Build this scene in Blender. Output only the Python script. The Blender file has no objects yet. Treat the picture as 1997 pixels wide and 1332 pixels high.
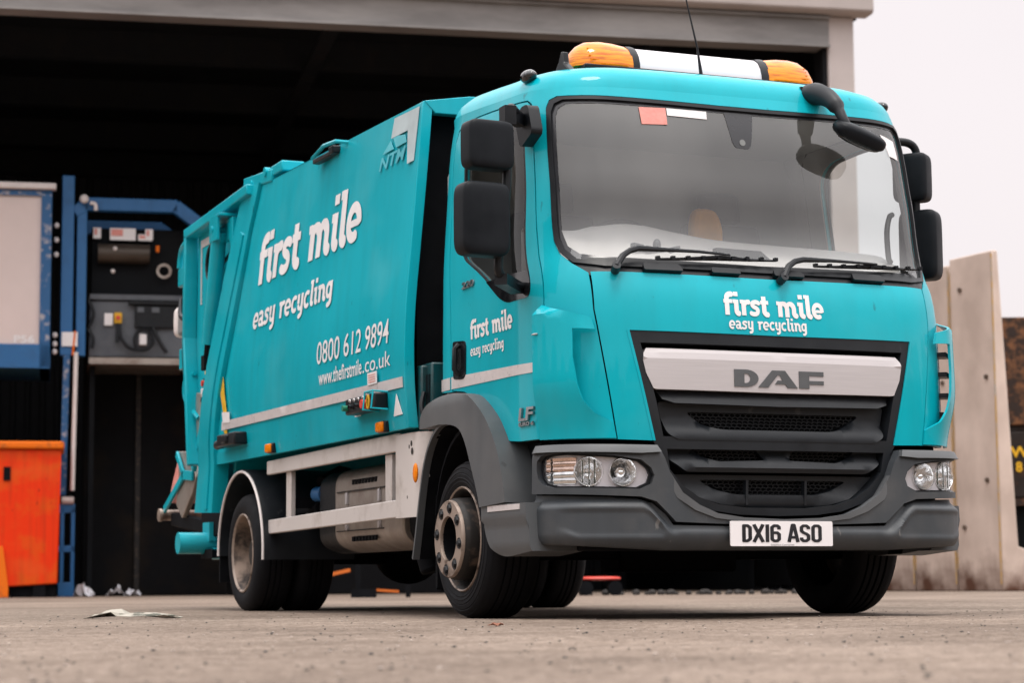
import bpy, bmesh, math, random
from mathutils import Vector, Matrix, noise, geometry
SC = bpy.context.scene
COL = SC.collection
R = math.radians
random.seed(7)

# ------------------------------------------------------------------ camera
cam_d = bpy.data.cameras.new("camera")
cam = bpy.data.objects.new("camera", cam_d); COL.objects.link(cam)
CAM = Vector((-4.8339, -8.4603, .1630)); YAW, PITCH, ROLL = .395797, .111712, -.007257
fw = Vector((math.sin(YAW)*math.cos(PITCH), math.cos(YAW)*math.cos(PITCH), math.sin(PITCH)))
rt = Vector((math.cos(YAW), -math.sin(YAW), 0)); up = rt.cross(fw)
rt, up = rt*math.cos(ROLL)+up*math.sin(ROLL), up*math.cos(ROLL)-rt*math.sin(ROLL)
m3 = Matrix((rt, up, -fw)).transposed()
cam.matrix_world = Matrix.Translation(CAM) @ m3.to_4x4()
cam_d.sensor_width = 36; cam_d.sensor_fit = 'HORIZONTAL'; cam_d.lens = 75.76
cam_d.clip_start = .05; cam_d.clip_end = 3000
cam_d.dof.use_dof = True; cam_d.dof.focus_distance = 9.6; cam_d.dof.aperture_fstop = 4.0
SC.camera = cam

# ------------------------------------------------------------------ light
SUN_EL, SUN_AZ = R(74), R(190)          # azimuth of the sun from +y, clockwise (front, slightly right)
w = bpy.data.worlds.new("World"); SC.world = w; w.use_nodes = True
nt = w.node_tree; nt.nodes.clear()
def N(nt, t, **k):
    n = nt.nodes.new(t)
    for a, b in k.items(): setattr(n, a, b)
    return n
sky = N(nt, 'ShaderNodeTexSky', sky_type='NISHITA', sun_disc=False, sun_elevation=SUN_EL, sun_rotation=SUN_AZ)
sky.air_density = 1.5; sky.dust_density = 4
b1 = N(nt, 'ShaderNodeBackground'); b1.inputs[1].default_value = .09
nt.links.new(sky.outputs[0], b1.inputs[0])
# a closed layer of cloud: bright, a little pink, slightly brighter overhead
tc = N(nt, 'ShaderNodeTexCoord'); sx = N(nt, 'ShaderNodeSeparateXYZ'); nt.links.new(tc.outputs['Generated'], sx.inputs[0])
nz = N(nt, 'ShaderNodeTexNoise'); nz.inputs['Scale'].default_value = 2.2; nz.inputs['Detail'].default_value = 5
nt.links.new(tc.outputs['Generated'], nz.inputs['Vector'])
rp = N(nt, 'ShaderNodeValToRGB'); rp.color_ramp.elements[0].position = .0; rp.color_ramp.elements[0].color = (.905, .835, .85, 1)
rp.color_ramp.elements[1].position = 1; rp.color_ramp.elements[1].color = (3.1, 3.0, 3.0, 1)
em = rp.color_ramp.elements.new(.30); em.color = (.95, .88, .89, 1); em = rp.color_ramp.elements.new(.55); em.color = (2.1, 2.02, 2.03, 1)
nt.links.new(sx.outputs['Z'], rp.inputs[0])
mx = N(nt, 'ShaderNodeMix', data_type='RGBA', blend_type='MULTIPLY'); mx.inputs[0].default_value = .22
r2 = N(nt, 'ShaderNodeValToRGB'); r2.color_ramp.elements[0].position = .3; r2.color_ramp.elements[0].color = (.72, .72, .74, 1); r2.color_ramp.elements[1].position = .65
nt.links.new(nz.outputs[0], r2.inputs[0]); nt.links.new(rp.outputs[0], mx.inputs[6]); nt.links.new(r2.outputs[0], mx.inputs[7])
b2 = N(nt, 'ShaderNodeBackground'); b2.inputs[1].default_value = 1.0; nt.links.new(mx.outputs[2], b2.inputs[0])
ms = N(nt, 'ShaderNodeMixShader'); ms.inputs[0].default_value = .9
nt.links.new(b1.outputs[0], ms.inputs[1]); nt.links.new(b2.outputs[0], ms.inputs[2])
wo = N(nt, 'ShaderNodeOutputWorld'); nt.links.new(ms.outputs[0], wo.inputs[0])
sun_d = bpy.data.lights.new("sun", 'SUN'); sun_d.energy = 1.5; sun_d.angle = R(16); sun_d.color = (1, .95, .88)
sun = bpy.data.objects.new("sun", sun_d); COL.objects.link(sun)
sdir = Vector((math.sin(SUN_AZ)*math.cos(SUN_EL), math.cos(SUN_AZ)*math.cos(SUN_EL), math.sin(SUN_EL)))
sun.rotation_euler = sdir.to_track_quat('Z', 'Y').to_euler(); sun.location = (0, 0, 60)
vs = SC.view_settings; vs.view_transform = 'Standard'; vs.look = 'None'; vs.exposure = 0.16; vs.gamma = 1
SC.cycles.max_bounces = 8; SC.cycles.transparent_max_bounces = 12; SC.cycles.caustics_reflective = False; SC.cycles.caustics_refractive = False
SC.cycles.use_denoising = True

def lerp_tab(tab, t):
    if t <= tab[0][0]: return tab[0][1]
    for (a, va), (b, vb) in zip(tab, tab[1:]):
        if t <= b: return va + (vb - va) * (t - a) / (b - a)
    return tab[-1][1]
def smooth_tab(tab):
    # monotone-ish cubic sampling of a table so that lofted panels stay smooth
    xs = [p[0] for p in tab]; ys = [p[1] for p in tab]; n = len(xs)
    m = []
    for i in range(n):
        if i == 0: m.append((ys[1]-ys[0])/(xs[1]-xs[0]))
        elif i == n-1: m.append((ys[-1]-ys[-2])/(xs[-1]-xs[-2]))
        else:
            h0, h1 = xs[i]-xs[i-1], xs[i+1]-xs[i]
            d0, d1 = (ys[i]-ys[i-1])/h0, (ys[i+1]-ys[i])/h1
            m.append((d0*h1+d1*h0)/(h0+h1))
    def f(t):
        if t <= xs[0]: return ys[0]+m[0]*(t-xs[0])*0
        if t >= xs[-1]: return ys[-1]
        for i in range(n-1):
            if t <= xs[i+1]:
                h = xs[i+1]-xs[i]; u = (t-xs[i])/h
                return ((2*u**3-3*u**2+1)*ys[i]+(u**3-2*u**2+u)*h*m[i]
                        + (-2*u**3+3*u**2)*ys[i+1]+(u**3-u**2)*h*m[i+1])
    return f
def plan_curve(pts):
    # half plan (x,y), centre outwards -> functions of arc length
    L = [0.0]
    for a, b in zip(pts, pts[1:]): L.append(L[-1]+math.hypot(b[0]-a[0], b[1]-a[1]))
    fx = smooth_tab(list(zip(L, [p[0] for p in pts]))); fy = smooth_tab(list(zip(L, [p[1] for p in pts])))
    return fx, fy, L[-1]
CABX, CABY, CABL = plan_curve([(0,0),(.3,.003),(.62,.02),(.78,.046),(.885,.098),(.965,.17),(1.02,.25),(1.05,.345),(1.06,.45),(1.062,.7),(1.062,1.1),(1.06,1.4),(1.045,1.5),(1.0,1.56)])
CAB_YO = smooth_tab([(.3,.03),(.78,0),(1.0,-.005),(1.2,0),(1.35,.01),(1.46,.028),(1.53,.052),(1.6,.1),(2.0,.187),(2.37,.268),(2.45,.30)])
CAB_KX = smooth_tab([(.3,1),(1.5,1),(1.7,.995),(2.0,.977),(2.37,.945),(2.45,.93)])
def cab(s, z, d=0.0):
    def base(s, z):
        a = abs(s); yo = CAB_YO(z)
        return (math.copysign(CABX(a)*CAB_KX(z), s), yo+CABY(a)*(1.6-yo)/1.6, z)
    p = base(s, z)
    if d == 0: return p
    e = .004
    a, b = base(s-e, z), base(s+e, z); c, f = base(s, z-e), base(s, z+e)
    u = [b[i]-a[i] for i in range(3)]; v = [f[i]-c[i] for i in range(3)]
    n = (u[1]*v[2]-u[2]*v[1], u[2]*v[0]-u[0]*v[2], u[0]*v[1]-u[1]*v[0])
    l = math.sqrt(sum(q*q for q in n))
    return tuple(p[i]+d*n[i]/l for i in range(3))
BMPX, BMPY, BMPL = plan_curve([(0,-.02),(.4,-.016),(.7,.0),(.85,.032),(.95,.085),(1.015,.16),(1.047,.27),(1.054,.4)])
def bumper(s, z, d=0.0):
    a = abs(s); e = .004
    x, y = BMPX(a), BMPY(a)
    tx, ty = BMPX(a+e)-BMPX(max(a-e,0)), BMPY(a+e)-BMPY(max(a-e,0)); l = math.hypot(tx, ty)
    return (math.copysign(x+d*ty/l, s), y-d*tx/l, z)
BODYX = smooth_tab([(.9,1.128),(1.1,1.15),(1.35,1.158),(1.6,1.147),(1.82,1.126),(2.2,1.09),(2.7,1.047)])
def body(y, z, d=0.0): return (-(BODYX(z)+d), y, z)

# ------------------------------------------------------------------ materials
def pmat(name, col, rough=.5, metal=0, coat=0, var=.12, scale=6, col2=None, mixlo=.45, mixhi=.65, bump=0, bscale=60, spec=.5, rvar=.1, stretch=None):
    m = bpy.data.materials.new(name); m.use_nodes = True; t = m.node_tree; p = t.nodes['Principled BSDF']
    p.inputs['Metallic'].default_value = metal; p.inputs['Roughness'].default_value = rough
    p.inputs['Specular IOR Level'].default_value = spec
    if coat: p.inputs['Coat Weight'].default_value = coat; p.inputs['Coat Roughness'].default_value = .06
    tc = N(t, 'ShaderNodeTexCoord'); vec = tc.outputs['Object']
    if stretch:
        mp = N(t, 'ShaderNodeMapping'); mp.inputs['Scale'].default_value = stretch; t.links.new(vec, mp.inputs[0]); vec = mp.outputs[0]
    nz = N(t, 'ShaderNodeTexNoise'); nz.inputs['Scale'].default_value = scale; nz.inputs['Detail'].default_value = 6; nz.inputs['Roughness'].default_value = .6
    t.links.new(vec, nz.inputs['Vector'])
    rp = N(t, 'ShaderNodeValToRGB'); e = rp.color_ramp.elements
    e[0].position = mixlo; e[1].position = mixhi
    e[0].color = (*col, 1)
    c2 = col2 if col2 else tuple(min(1, c*(1+var)+.004) for c in col)
    if not col2: e[0].color = (*[c*(1-var) for c in col], 1); e[0].position = .3; e[1].position = .7
    e[1].color = (*c2, 1)
    t.links.new(nz.outputs[0], rp.inputs[0]); t.links.new(rp.outputs[0], p.inputs['Base Color'])
    if rvar:
        mr = N(t, 'ShaderNodeMapRange'); mr.inputs[1].default_value = .3; mr.inputs[2].default_value = .7
        mr.inputs[3].default_value = max(.02, rough-rvar); mr.inputs[4].default_value = min(1, rough+rvar)
        t.links.new(nz.outputs[0], mr.inputs[0]); t.links.new(mr.outputs[0], p.inputs['Roughness'])
    if bump:
        n2 = N(t, 'ShaderNodeTexNoise'); n2.inputs['Scale'].default_value = bscale; n2.inputs['Detail'].default_value = 4
        t.links.new(vec, n2.inputs['Vector'])
        bp = N(t, 'ShaderNodeBump'); bp.inputs['Strength'].default_value = bump; bp.inputs['Distance'].default_value = .01
        t.links.new(n2.outputs[0], bp.inputs['Height']); t.links.new(bp.outputs[0], p.inputs['Normal'])
    return m
def weather(m, amount=.16, c1=(.02, .17, .19), c2=(.16, .52, .57), c3=(.015, .06, .065), chip=.45):
    # faint vertical road film and small scuffs over a paint
    t = m.node_tree; p = t.nodes['Principled BSDF']; src = p.inputs['Base Color'].links[0].from_socket
    tc = N(t, 'ShaderNodeTexCoord')
    def layer(sc, st, lo, hi, c, f, det=5):
        nonlocal src
        mp = N(t, 'ShaderNodeMapping'); mp.inputs['Scale'].default_value = st; t.links.new(tc.outputs['Object'], mp.inputs[0])
        n = N(t, 'ShaderNodeTexNoise'); n.inputs['Scale'].default_value = sc; n.inputs['Detail'].default_value = det; t.links.new(mp.outputs[0], n.inputs[0])
        r = N(t, 'ShaderNodeMapRange'); r.inputs[1].default_value = lo; r.inputs[2].default_value = hi; r.inputs[4].default_value = f; t.links.new(n.outputs[0], r.inputs[0])
        x = N(t, 'ShaderNodeMix', data_type='RGBA'); x.inputs[7].default_value = (*c, 1); t.links.new(r.outputs[0], x.inputs[0]); t.links.new(src, x.inputs[6]); src = x.outputs[2]
    layer(3, (4, 4, .35), .45, .75, c1, amount)
    layer(1.3, (1, 1, 1.6), .5, .8, c2, amount*1.4)
    layer(9, (2.2, 2.2, 1), .69, .74, c3, chip, 8)
    t.links.new(src, p.inputs['Base Color'])
def glass(name, tint, ior=1.7, dust=.05, dustcol=(.75, .75, .73), rough=0.0, streak=False):
    m = bpy.data.materials.new(name); m.use_nodes = True; t = m.node_tree; t.nodes.clear()
    out = N(t, 'ShaderNodeOutputMaterial'); tr = N(t, 'ShaderNodeBsdfTransparent'); tr.inputs[0].default_value = (*tint, 1)
    gl = N(t, 'ShaderNodeBsdfGlossy'); gl.inputs['Roughness'].default_value = rough
    # two-sided Schlick reflectance, so the thin sheet reflects alike from outside and inside
    f0 = ((ior-1)/(ior+1))**2
    ge = N(t, 'ShaderNodeNewGeometry'); dp = N(t, 'ShaderNodeVectorMath', operation='DOT_PRODUCT'); t.links.new(ge.outputs['Normal'], dp.inputs[0]); t.links.new(ge.outputs['Incoming'], dp.inputs[1])
    ab = N(t, 'ShaderNodeMath', operation='ABSOLUTE'); t.links.new(dp.outputs['Value'], ab.inputs[0])
    om = N(t, 'ShaderNodeMath', operation='SUBTRACT', use_clamp=True); om.inputs[0].default_value = 1; t.links.new(ab.outputs[0], om.inputs[1])
    pw = N(t, 'ShaderNodeMath', operation='POWER'); pw.inputs[1].default_value = 5; t.links.new(om.outputs[0], pw.inputs[0])
    fr = N(t, 'ShaderNodeMath', operation='MULTIPLY_ADD'); fr.inputs[1].default_value = 1-f0; fr.inputs[2].default_value = f0; t.links.new(pw.outputs[0], fr.inputs[0])
    df = N(t, 'ShaderNodeBsdfDiffuse'); df.inputs[0].default_value = (*dustcol, 1)
    m1 = N(t, 'ShaderNodeMixShader'); m2 = N(t, 'ShaderNodeMixShader'); m2.inputs[0].default_value = dust
    tc = N(t, 'ShaderNodeTexCoord'); mp = N(t, 'ShaderNodeMapping'); mp.inputs['Scale'].default_value = (.9, .9, .45) if streak else (2, 2, 2)
    nz = N(t, 'ShaderNodeTexNoise'); nz.inputs['Scale'].default_value = 1.6; nz.inputs['Detail'].default_value = 4
    mr = N(t, 'ShaderNodeMapRange'); mr.inputs[1].default_value = .4; mr.inputs[2].default_value = .75; mr.inputs[3].default_value = dust*.5; mr.inputs[4].default_value = dust*2.6
    t.links.new(tc.outputs['Object'], mp.inputs[0]); t.links.new(mp.outputs[0], nz.inputs[0]); t.links.new(nz.outputs[0], mr.inputs[0])
    t.links.new(mr.outputs[0], m2.inputs[0])
    t.links.new(tr.outputs[0], m2.inputs[1]); t.links.new(df.outputs[0], m2.inputs[2])
    t.links.new(fr.outputs[0], m1.inputs[0]); t.links.new(m2.outputs[0], m1.inputs[1]); t.links.new(gl.outputs[0], m1.inputs[2])
    t.links.new(m1.outputs[0], out.inputs[0])
    return m
M = {}
M['paint'] = pmat('teal_paint', (.001, .385, .465), .40, 0, .32, .05, 1.6, rvar=.08, spec=.08)
M['paint_body'] = pmat('teal_body_paint', (.001, .38, .465), .40, 0, .34, .07, 1.2, bump=.10, bscale=2.2, rvar=.08, spec=.08)
weather(M['paint'], .13); weather(M['paint_body'], .18)
M['paint_dark'] = pmat('dark_teal_paint', (.001, .045, .052), .45, 0, .2, .1, 9, col2=(.01, .02, .022), mixlo=.45, mixhi=.75)  # near-black teal for the bracket between cab and body
M['plastic'] = pmat('grey_plastic', (.044, .051, .058), .5, 0, 0, .12, 5, bump=.05, bscale=300, spec=.45, col2=(.070, .072, .075), mixlo=.5, mixhi=.75)
M['plastic_arch'] = pmat('lighter_arch_plastic', (.075, .082, .088), .5, 0, 0, .15, 3, bump=.05, bscale=300, col2=(.10, .102, .105), mixlo=.45, mixhi=.75)  # arches, steps and guard lips: lighter grey than the bumper plastic
M['plastic_lt'] = pmat('light_grey_plastic', (.085, .09, .095), .45, 0, 0, .12, 5, bump=.05, bscale=300)
M['plastic_dk'] = pmat('dark_grey_plastic', (.007, .0095, .013), .5, 0, 0, .15, 6, spec=.35)
M['black'] = pmat('black_plastic', (.0035, .005, .0075), .42, 0, 0, .2, 8, spec=.3)
M['black_gloss'] = pmat('black_gloss', (.006, .007, .009), .12, 0, .3, .1, 8)
M['frit'] = pmat('black_glass_border', (.02, .021, .025), .22, 0, 0, .1, 8)
M['under'] = pmat('underbody_black', (.0025, .003, .0045), .8, 0, 0, .2, 8, spec=.1)
M['rubber'] = pmat('tyre_rubber', (.0045, .005, .007), .75, 0, 0, .2, 14, col2=(.012, .011, .012), mixlo=.5, mixhi=.8, spec=.2)
M['silver'] = pmat('brushed_silver', (.50, .47, .475), .42, .15, .1, .05, 4, stretch=(1, 1, 40))
M['chrome'] = pmat('chrome', (.85, .85, .86), .08, 1, 0, .04, 5, rvar=.03)
M['alu'] = pmat('dirty_aluminium', (.62, .57, .54), .5, .15, 0, .1, 5, col2=(.42, .37, .33), mixlo=.52, mixhi=.78)
M['alu_tank'] = pmat('brushed_tank', (.40, .35, .31), .42, .55, 0, .12, 4, col2=(.24, .19, .16), mixlo=.42, mixhi=.72)
M['rim'] = pmat('dirty_steel_rim', (.33, .26, .215), .5, .3, 0, .25, 10, col2=(.08, .05, .035), mixlo=.50, mixhi=.66)
M['rim_dark'] = pmat('dirty_dark_rim', (.012, .010, .009), .6, .2, 0, .2, 14, col2=(.11, .075, .055), mixlo=.52, mixhi=.70)
M['white'] = pmat('white_vinyl', (.80, .77, .77), .4, 0, 0, .03, 5)
M['whitedirty'] = pmat('off_white_paint', (.72, .66, .64), .5, 0, 0, .06, 7, bump=.03)
M['reflect'] = pmat('reflective_tape', (.60, .55, .54), .35, 0, 0, .06, 40)
M['yellow'] = pmat('yellow_sticker', (.75, .42, .01), .4, 0, 0, .1, 20)
M['red'] = pmat('red_sticker', (.62, .05, .03), .4, 0, 0, .1, 20)
M['pink'] = pmat('faded_red_sticker', (.72, .27, .23), .5, 0, 0, .15, 30)
M['green'] = pmat('green_button', (.01, .18, .10), .4)
M['interior'] = pmat('cab_interior_grey', (.19, .20, .20), .7, 0, 0, .08, 5)
M['dash'] = pmat('dashboard_grey', (.50, .475, .465), .6, 0, 0, .06, 6)
M['seat'] = pmat('dark_seat_cloth', (.05, .052, .055), .9, 0, 0, .2, 20)
M['hiviz'] = pmat('orange_cloth', (.75, .33, .02), .8, 0, 0, .12, 12)
M['chromebadge'] = pmat('badge_metal', (.30, .31, .32), .25, .8, 0, .08, 20)
M['letter'] = pmat('badge_grey', (.085, .09, .095), .4)
M['numblack'] = pmat('plate_black', (.008, .008, .012), .4)
M['plate'] = pmat('plate_white', (.84, .81, .82), .35, 0, 0, .02, 5)
M['orange_lens'] = pmat('amber_lens', (.80, .21, .001), .25, 0, 0, .2, 30, spec=.18)
M['amber_dome'] = pmat('ribbed_amber_dome', (.86, .26, .001), .16, 0, .25, .2, 3.2, col2=(.50, .10, .0), mixlo=.44, mixhi=.62, spec=.3, stretch=(2, 2, 26))
M['blue'] = pmat('blue_steel', (.010, .115, .31), .5, 0, .1, .2, 4, col2=(.015, .09, .22), mixlo=.5, mixhi=.8)
M['bluechip'] = pmat('chipped_blue_frame', (.014, .10, .26), .55, 0, 0, .2, 9, col2=(.40, .38, .40), mixlo=.52, mixhi=.66)
weather(M['plastic'], .25, (.03, .032, .034), (.11, .105, .10), (.20, .19, .18), .55); weather(M['plastic_arch'], .25, (.04, .042, .044), (.15, .14, .13), (.03, .03, .03), .5); weather(M['plastic_dk'], .2, (.005, .006, .007), (.022, .023, .025), (.08, .08, .08), .35)
M['container'] = pmat('pale_panel', (.70, .59, .56), .6, 0, 0, .05, 1.2)
M['skip'] = pmat('orange_red_skip', (.74, .035, .003), .6, 0, 0, .12, 2.5, col2=(.62, .10, .006), mixlo=.5, mixhi=.75, bump=.25, bscale=3, spec=.15)
M['skip_rim'] = pmat('orange_skip_rim', (.75, .15, .006), .6, 0, 0, .2, 5, col2=(.4, .1, .02), mixlo=.55, mixhi=.7, spec=.2)
weather(M['skip'], .4, (.30, .03, .008), (.62, .13, .02), (.10, .02, .01), .7)
M['darksteel'] = pmat('dark_steel', (.006, .007, .009), .75, 0, 0, .3, 3, col2=(.014, .013, .013), mixlo=.5, mixhi=.75, spec=.2)
M['greypanel'] = pmat('grey_machine_panel', (.095, .105, .12), .6, 0, 0, .1, 3, col2=(.05, .055, .07), mixlo=.5, mixhi=.8)
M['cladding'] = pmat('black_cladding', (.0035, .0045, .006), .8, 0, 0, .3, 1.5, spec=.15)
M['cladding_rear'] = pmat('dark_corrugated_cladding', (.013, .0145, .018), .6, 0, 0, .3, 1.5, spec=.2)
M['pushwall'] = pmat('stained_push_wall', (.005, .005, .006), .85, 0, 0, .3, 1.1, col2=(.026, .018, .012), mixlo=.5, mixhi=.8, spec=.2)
M['fascia'] = pmat('galvanised_beam', (.30, .285, .275), .6, .1, 0, .15, .9, col2=(.20, .19, .185), mixlo=.4, mixhi=.62, stretch=(.5, 1, 2))
M['gutter'] = pmat('gutter_grey', (.40, .35, .33), .6, 0, 0, .1, 1)
M['column'] = pmat('pale_column', (.50, .44, .42), .7, 0, 0, .08, 1.5)
M['orange_under'] = pmat('orange_barrier_paint', (.55, .12, .006), .6, 0, 0, .15, 4)
M['rubble'] = pmat('rubble_stone', (.025, .021, .019), .9, 0, 0, .3, 6, bump=.4, bscale=20)
M['paper'] = pmat('crumpled_paper', (.62, .62, .66), .8, 0, 0, .12, 9)
M['card'] = pmat('torn_wrapper', (.36, .33, .28), .8, 0, 0, .3, 14, col2=(.09, .09, .07), mixlo=.5, mixhi=.6)
M['leaf'] = pmat('dry_leaf', (.25, .10, .06), .8)
M['stone'] = pmat('grit', (.16, .13, .115), .9, 0, 0, .5, 2.1, col2=(.035, .032, .032), mixlo=.45, mixhi=.5)
M['lampwhite'] = pmat('light_bar_white', (.70, .66, .69), .35, 0, .1, .02, 4)
M['copper'] = pmat('brown_cylinder', (.06, .045, .034), .45, .4, 0, .2, 4)
M['wglass'] = glass('windscreen_glass', (.95, .97, .96), 1.95, .05, streak=True)
M['sglass'] = glass('side_glass', (.78, .82, .82), 1.5, .01)
M['clear'] = glass('clear_lens', (.96, .97, .97), 1.45, .01)
M['amber_chrome'] = pmat('amber_chrome', (.78, .58, .50), .14, 1, 0, .2, 30)
M['reflector'] = pmat('faceted_reflector', (.92, .92, .93), .14, .85, 0, .10, 40, rvar=.05, bump=1.0, bscale=16)
M['rim_mid'] = pmat('brake_dusted_rim', (.26, .19, .145), .55, .3, 0, .25, 7, col2=(.035, .026, .022), mixlo=.42, mixhi=.62)
M['mirror_shell'] = pmat('mirror_shell', (.006, .008, .011), .5, 0, 0, .2, 6, spec=.14)
M['emblem'] = pmat('faded_emblem', (.07, .45, .53), .4)
M['reflect_faded'] = pmat('faded_reflective', (.42, .50, .52), .4)
M['mirror'] = pmat('mirror_glass', (.8, .8, .8), .03, 1, 0, .0, 1, rvar=0)

# ------------------------------------------------------------------ objects
def tag(o, label, cat=None, group=None, kind=None):
    if label: o['label'] = label
    if cat: o['category'] = cat
    if group: o['group'] = group
    if kind: o['kind'] = kind
    return o
def thing(name, label, cat, loc=(0, 0, 0), rz=0, group=None):
    o = bpy.data.objects.new(name, None); COL.objects.link(o); o.location = loc; o.rotation_euler = (0, 0, rz)
    o.empty_display_size = .2
    return tag(o, label, cat, group)
APART = set('leg cable grille_edge_trim bumper_brow vent_slot hinge_block hinge_pin bolt step_well wheel_housing rafter wall_rail joint_strip lifting_socket latch seam wall_panel gauge vane_bracket panel_clip guard_bracket rear_arm meter mirror_bracket chipped_paint hose air_pipe cowl_cover panel_seal grille_rib stand'.split())
class MB:
    def __init__(s): s.v = []; s.f = []; s.mi = []; s.cur = 0
    def add(s, vs, fs):
        o = len(s.v); s.v += [tuple(p) for p in vs]; s.f += [tuple(i+o for i in f) for f in fs]; s.mi += [s.cur]*len(fs); return s
    def box(s, x0, x1, y0, y1, z0, z1):
        v = [(x, y, z) for x in (x0, x1) for y in (y0, y1) for z in (z0, z1)]
        return s.add(v, [(0, 1, 3, 2), (4, 6, 7, 5), (0, 4, 5, 1), (2, 3, 7, 6), (0, 2, 6, 4), (1, 5, 7, 3)])
    def obox(s, a, b, wx, wz, upv=(0, 0, 1)):
        a, b = Vector(a), Vector(b); d = (b-a).normalized(); u = Vector(upv)
        sd = d.cross(u)
        if sd.length < 1e-4: sd = d.cross(Vector((0, 1, 0)))
        sd.normalize(); u = sd.cross(d)
        v = [p+sd*i*wx/2+u*j*wz/2 for p in (a, b) for i, j in ((-1, -1), (1, -1), (1, 1), (-1, 1))]
        return s.add(v, [(3, 2, 1, 0), (4, 5, 6, 7), (0, 1, 5, 4), (1, 2, 6, 5), (2, 3, 7, 6), (3, 0, 4, 7)])
    def tube(s, pts, r, n=10, cap=True):
        pts = [Vector(p) for p in pts]; k = len(pts); rs = r if isinstance(r, (list, tuple)) else [r]*k
        vs = []; fs = []; last = None
        for i, p in enumerate(pts):
            d = (pts[min(i+1, k-1)]-pts[max(i-1, 0)]).normalized()
            if last is None:
                a = d.cross(Vector((0, 0, 1)))
                if a.length < .1: a = d.cross(Vector((1, 0, 0)))
            else: a = last-d*last.dot(d)
            a.normalize(); last = a; b = d.cross(a)
            vs += [p+(a*math.cos(2*math.pi*j/n)+b*math.sin(2*math.pi*j/n))*rs[i] for j in range(n)]
        for i in range(k-1):
            for j in range(n):
                fs.append((i*n+j, i*n+(j+1) % n, (i+1)*n+(j+1) % n, (i+1)*n+j))
        if cap: fs.append(tuple(range(n))[::-1]); fs.append(tuple((k-1)*n+j for j in range(n)))
        return s.add(vs, fs)
    def cyl(s, a, b, r, n=20, r2=None): return s.tube([a, b], [r, r if r2 is None else r2], n)
    def lathe(s, prof, c, axis=(-1, 0, 0), n=48, close=False):
        # prof: (along axis, radius)
        ax = Vector(axis).normalized(); a = ax.cross(Vector((0, 0, 1))); a = a.normalized() if a.length > .1 else Vector((1, 0, 0)); b = ax.cross(a)
        c = Vector(c); k = len(prof); vs = []; fs = []
        for h, r in prof: vs += [c+ax*h+(a*math.cos(2*math.pi*j/n)+b*math.sin(2*math.pi*j/n))*r for j in range(n)]
        for i in range(k-1 if not close else k):
            i2 = (i+1) % k
            for j in range(n): fs.append((i*n+j, i2*n+j, i2*n+(j+1) % n, i*n+(j+1) % n))
        return s.add(vs, fs)
    def prism(s, poly, f, t0, t1):
        # poly of (a,b); f(a,b,t)->3d
        n = len(poly); v = [f(a, b, t0) for a, b in poly]+[f(a, b, t1) for a, b in poly]
        return s.add(v, [tuple(range(n))[::-1], tuple(range(n, 2*n))]+[(i, (i+1) % n, n+(i+1) % n, n+i) for i in range(n)])
    def ball(s, c, rx, ry, rz, n=20, m=12, e=1.0, rot=None):
        c = Vector(c); vs = []; fs = []
        pw = lambda x: math.copysign(abs(x)**e, x)
        for i in range(m+1):
            t = -math.pi/2+math.pi*i/m
            for j in range(n):
                a = 2*math.pi*j/n
                p = Vector((rx*pw(math.cos(t))*pw(math.cos(a)), ry*pw(math.cos(t))*pw(math.sin(a)), rz*pw(math.sin(t))))
                if rot: p = rot @ p
                vs.append(c+p)
        for i in range(m):
            for j in range(n): fs.append((i*n+j, i*n+(j+1) % n, (i+1)*n+(j+1) % n, (i+1)*n+j))
        return s.add(vs, fs)
    def islands(s):
        par = list(range(len(s.v)))
        def find(a):
            while par[a] != a: par[a] = par[par[a]]; a = par[a]
            return a
        for f in s.f:
            for a in f[1:]: par[find(f[0])] = find(a)
        out = {}
        for f in s.f: out.setdefault(find(f[0]), []).append(f)
        res = []
        for fs in out.values():
            idx = sorted({i for f in fs for i in f}); mp = {o: n for n, o in enumerate(idx)}
            m = MB(); m.add([s.v[i] for i in idx], [tuple(mp[i] for i in f) for f in fs]); res.append(m)
        return res
    def build(s, name, mat, parent=None, bevel=0, smooth=True, ang=38, label=None, recalc=True, seg=2, sub=0):
        if name in APART:
            ps = s.islands()
            if len(ps) > 1: return [m.build(name, mat, parent, bevel, smooth, ang, label, recalc, seg, sub) for m in ps][0]
        me = bpy.data.meshes.new(name); me.from_pydata(s.v, [], s.f)
        mats = mat if isinstance(mat, (list, tuple)) else [mat]
        for m in mats: me.materials.append(m)
        if len(mats) > 1:
            for p, i in zip(me.polygons, s.mi): p.material_index = i
        if recalc:
            bm = bmesh.new(); bm.from_mesh(me); bmesh.ops.remove_doubles(bm, verts=bm.verts, dist=1e-5)
            bmesh.ops.recalc_face_normals(bm, faces=bm.faces); bm.to_mesh(me); bm.free()
        if smooth:
            for p in me.polygons: p.use_smooth = True
            me.set_sharp_from_angle(angle=R(ang))
        o = bpy.data.objects.new(name, me); COL.objects.link(o)
        if parent: o.parent = parent
        if bevel:
            md = o.modifiers.new('bevel', 'BEVEL'); md.width = bevel; md.segments = seg; md.limit_method = 'ANGLE'; md.angle_limit = R(35)
        if sub:
            md = o.modifiers.new('subsurf', 'SUBSURF'); md.levels = sub; md.render_levels = sub
        if label: o['label'] = label
        return o
def inside(p, poly):
    x, y = p; c = False; j = len(poly)-1
    for i in range(len(poly)):
        xi, yi = poly[i]; xj, yj = poly[j]
        if (yi > y) != (yj > y) and x < (xj-xi)*(y-yi)/(yj-yi)+xi: c = not c
        j = i
    return c
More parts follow.
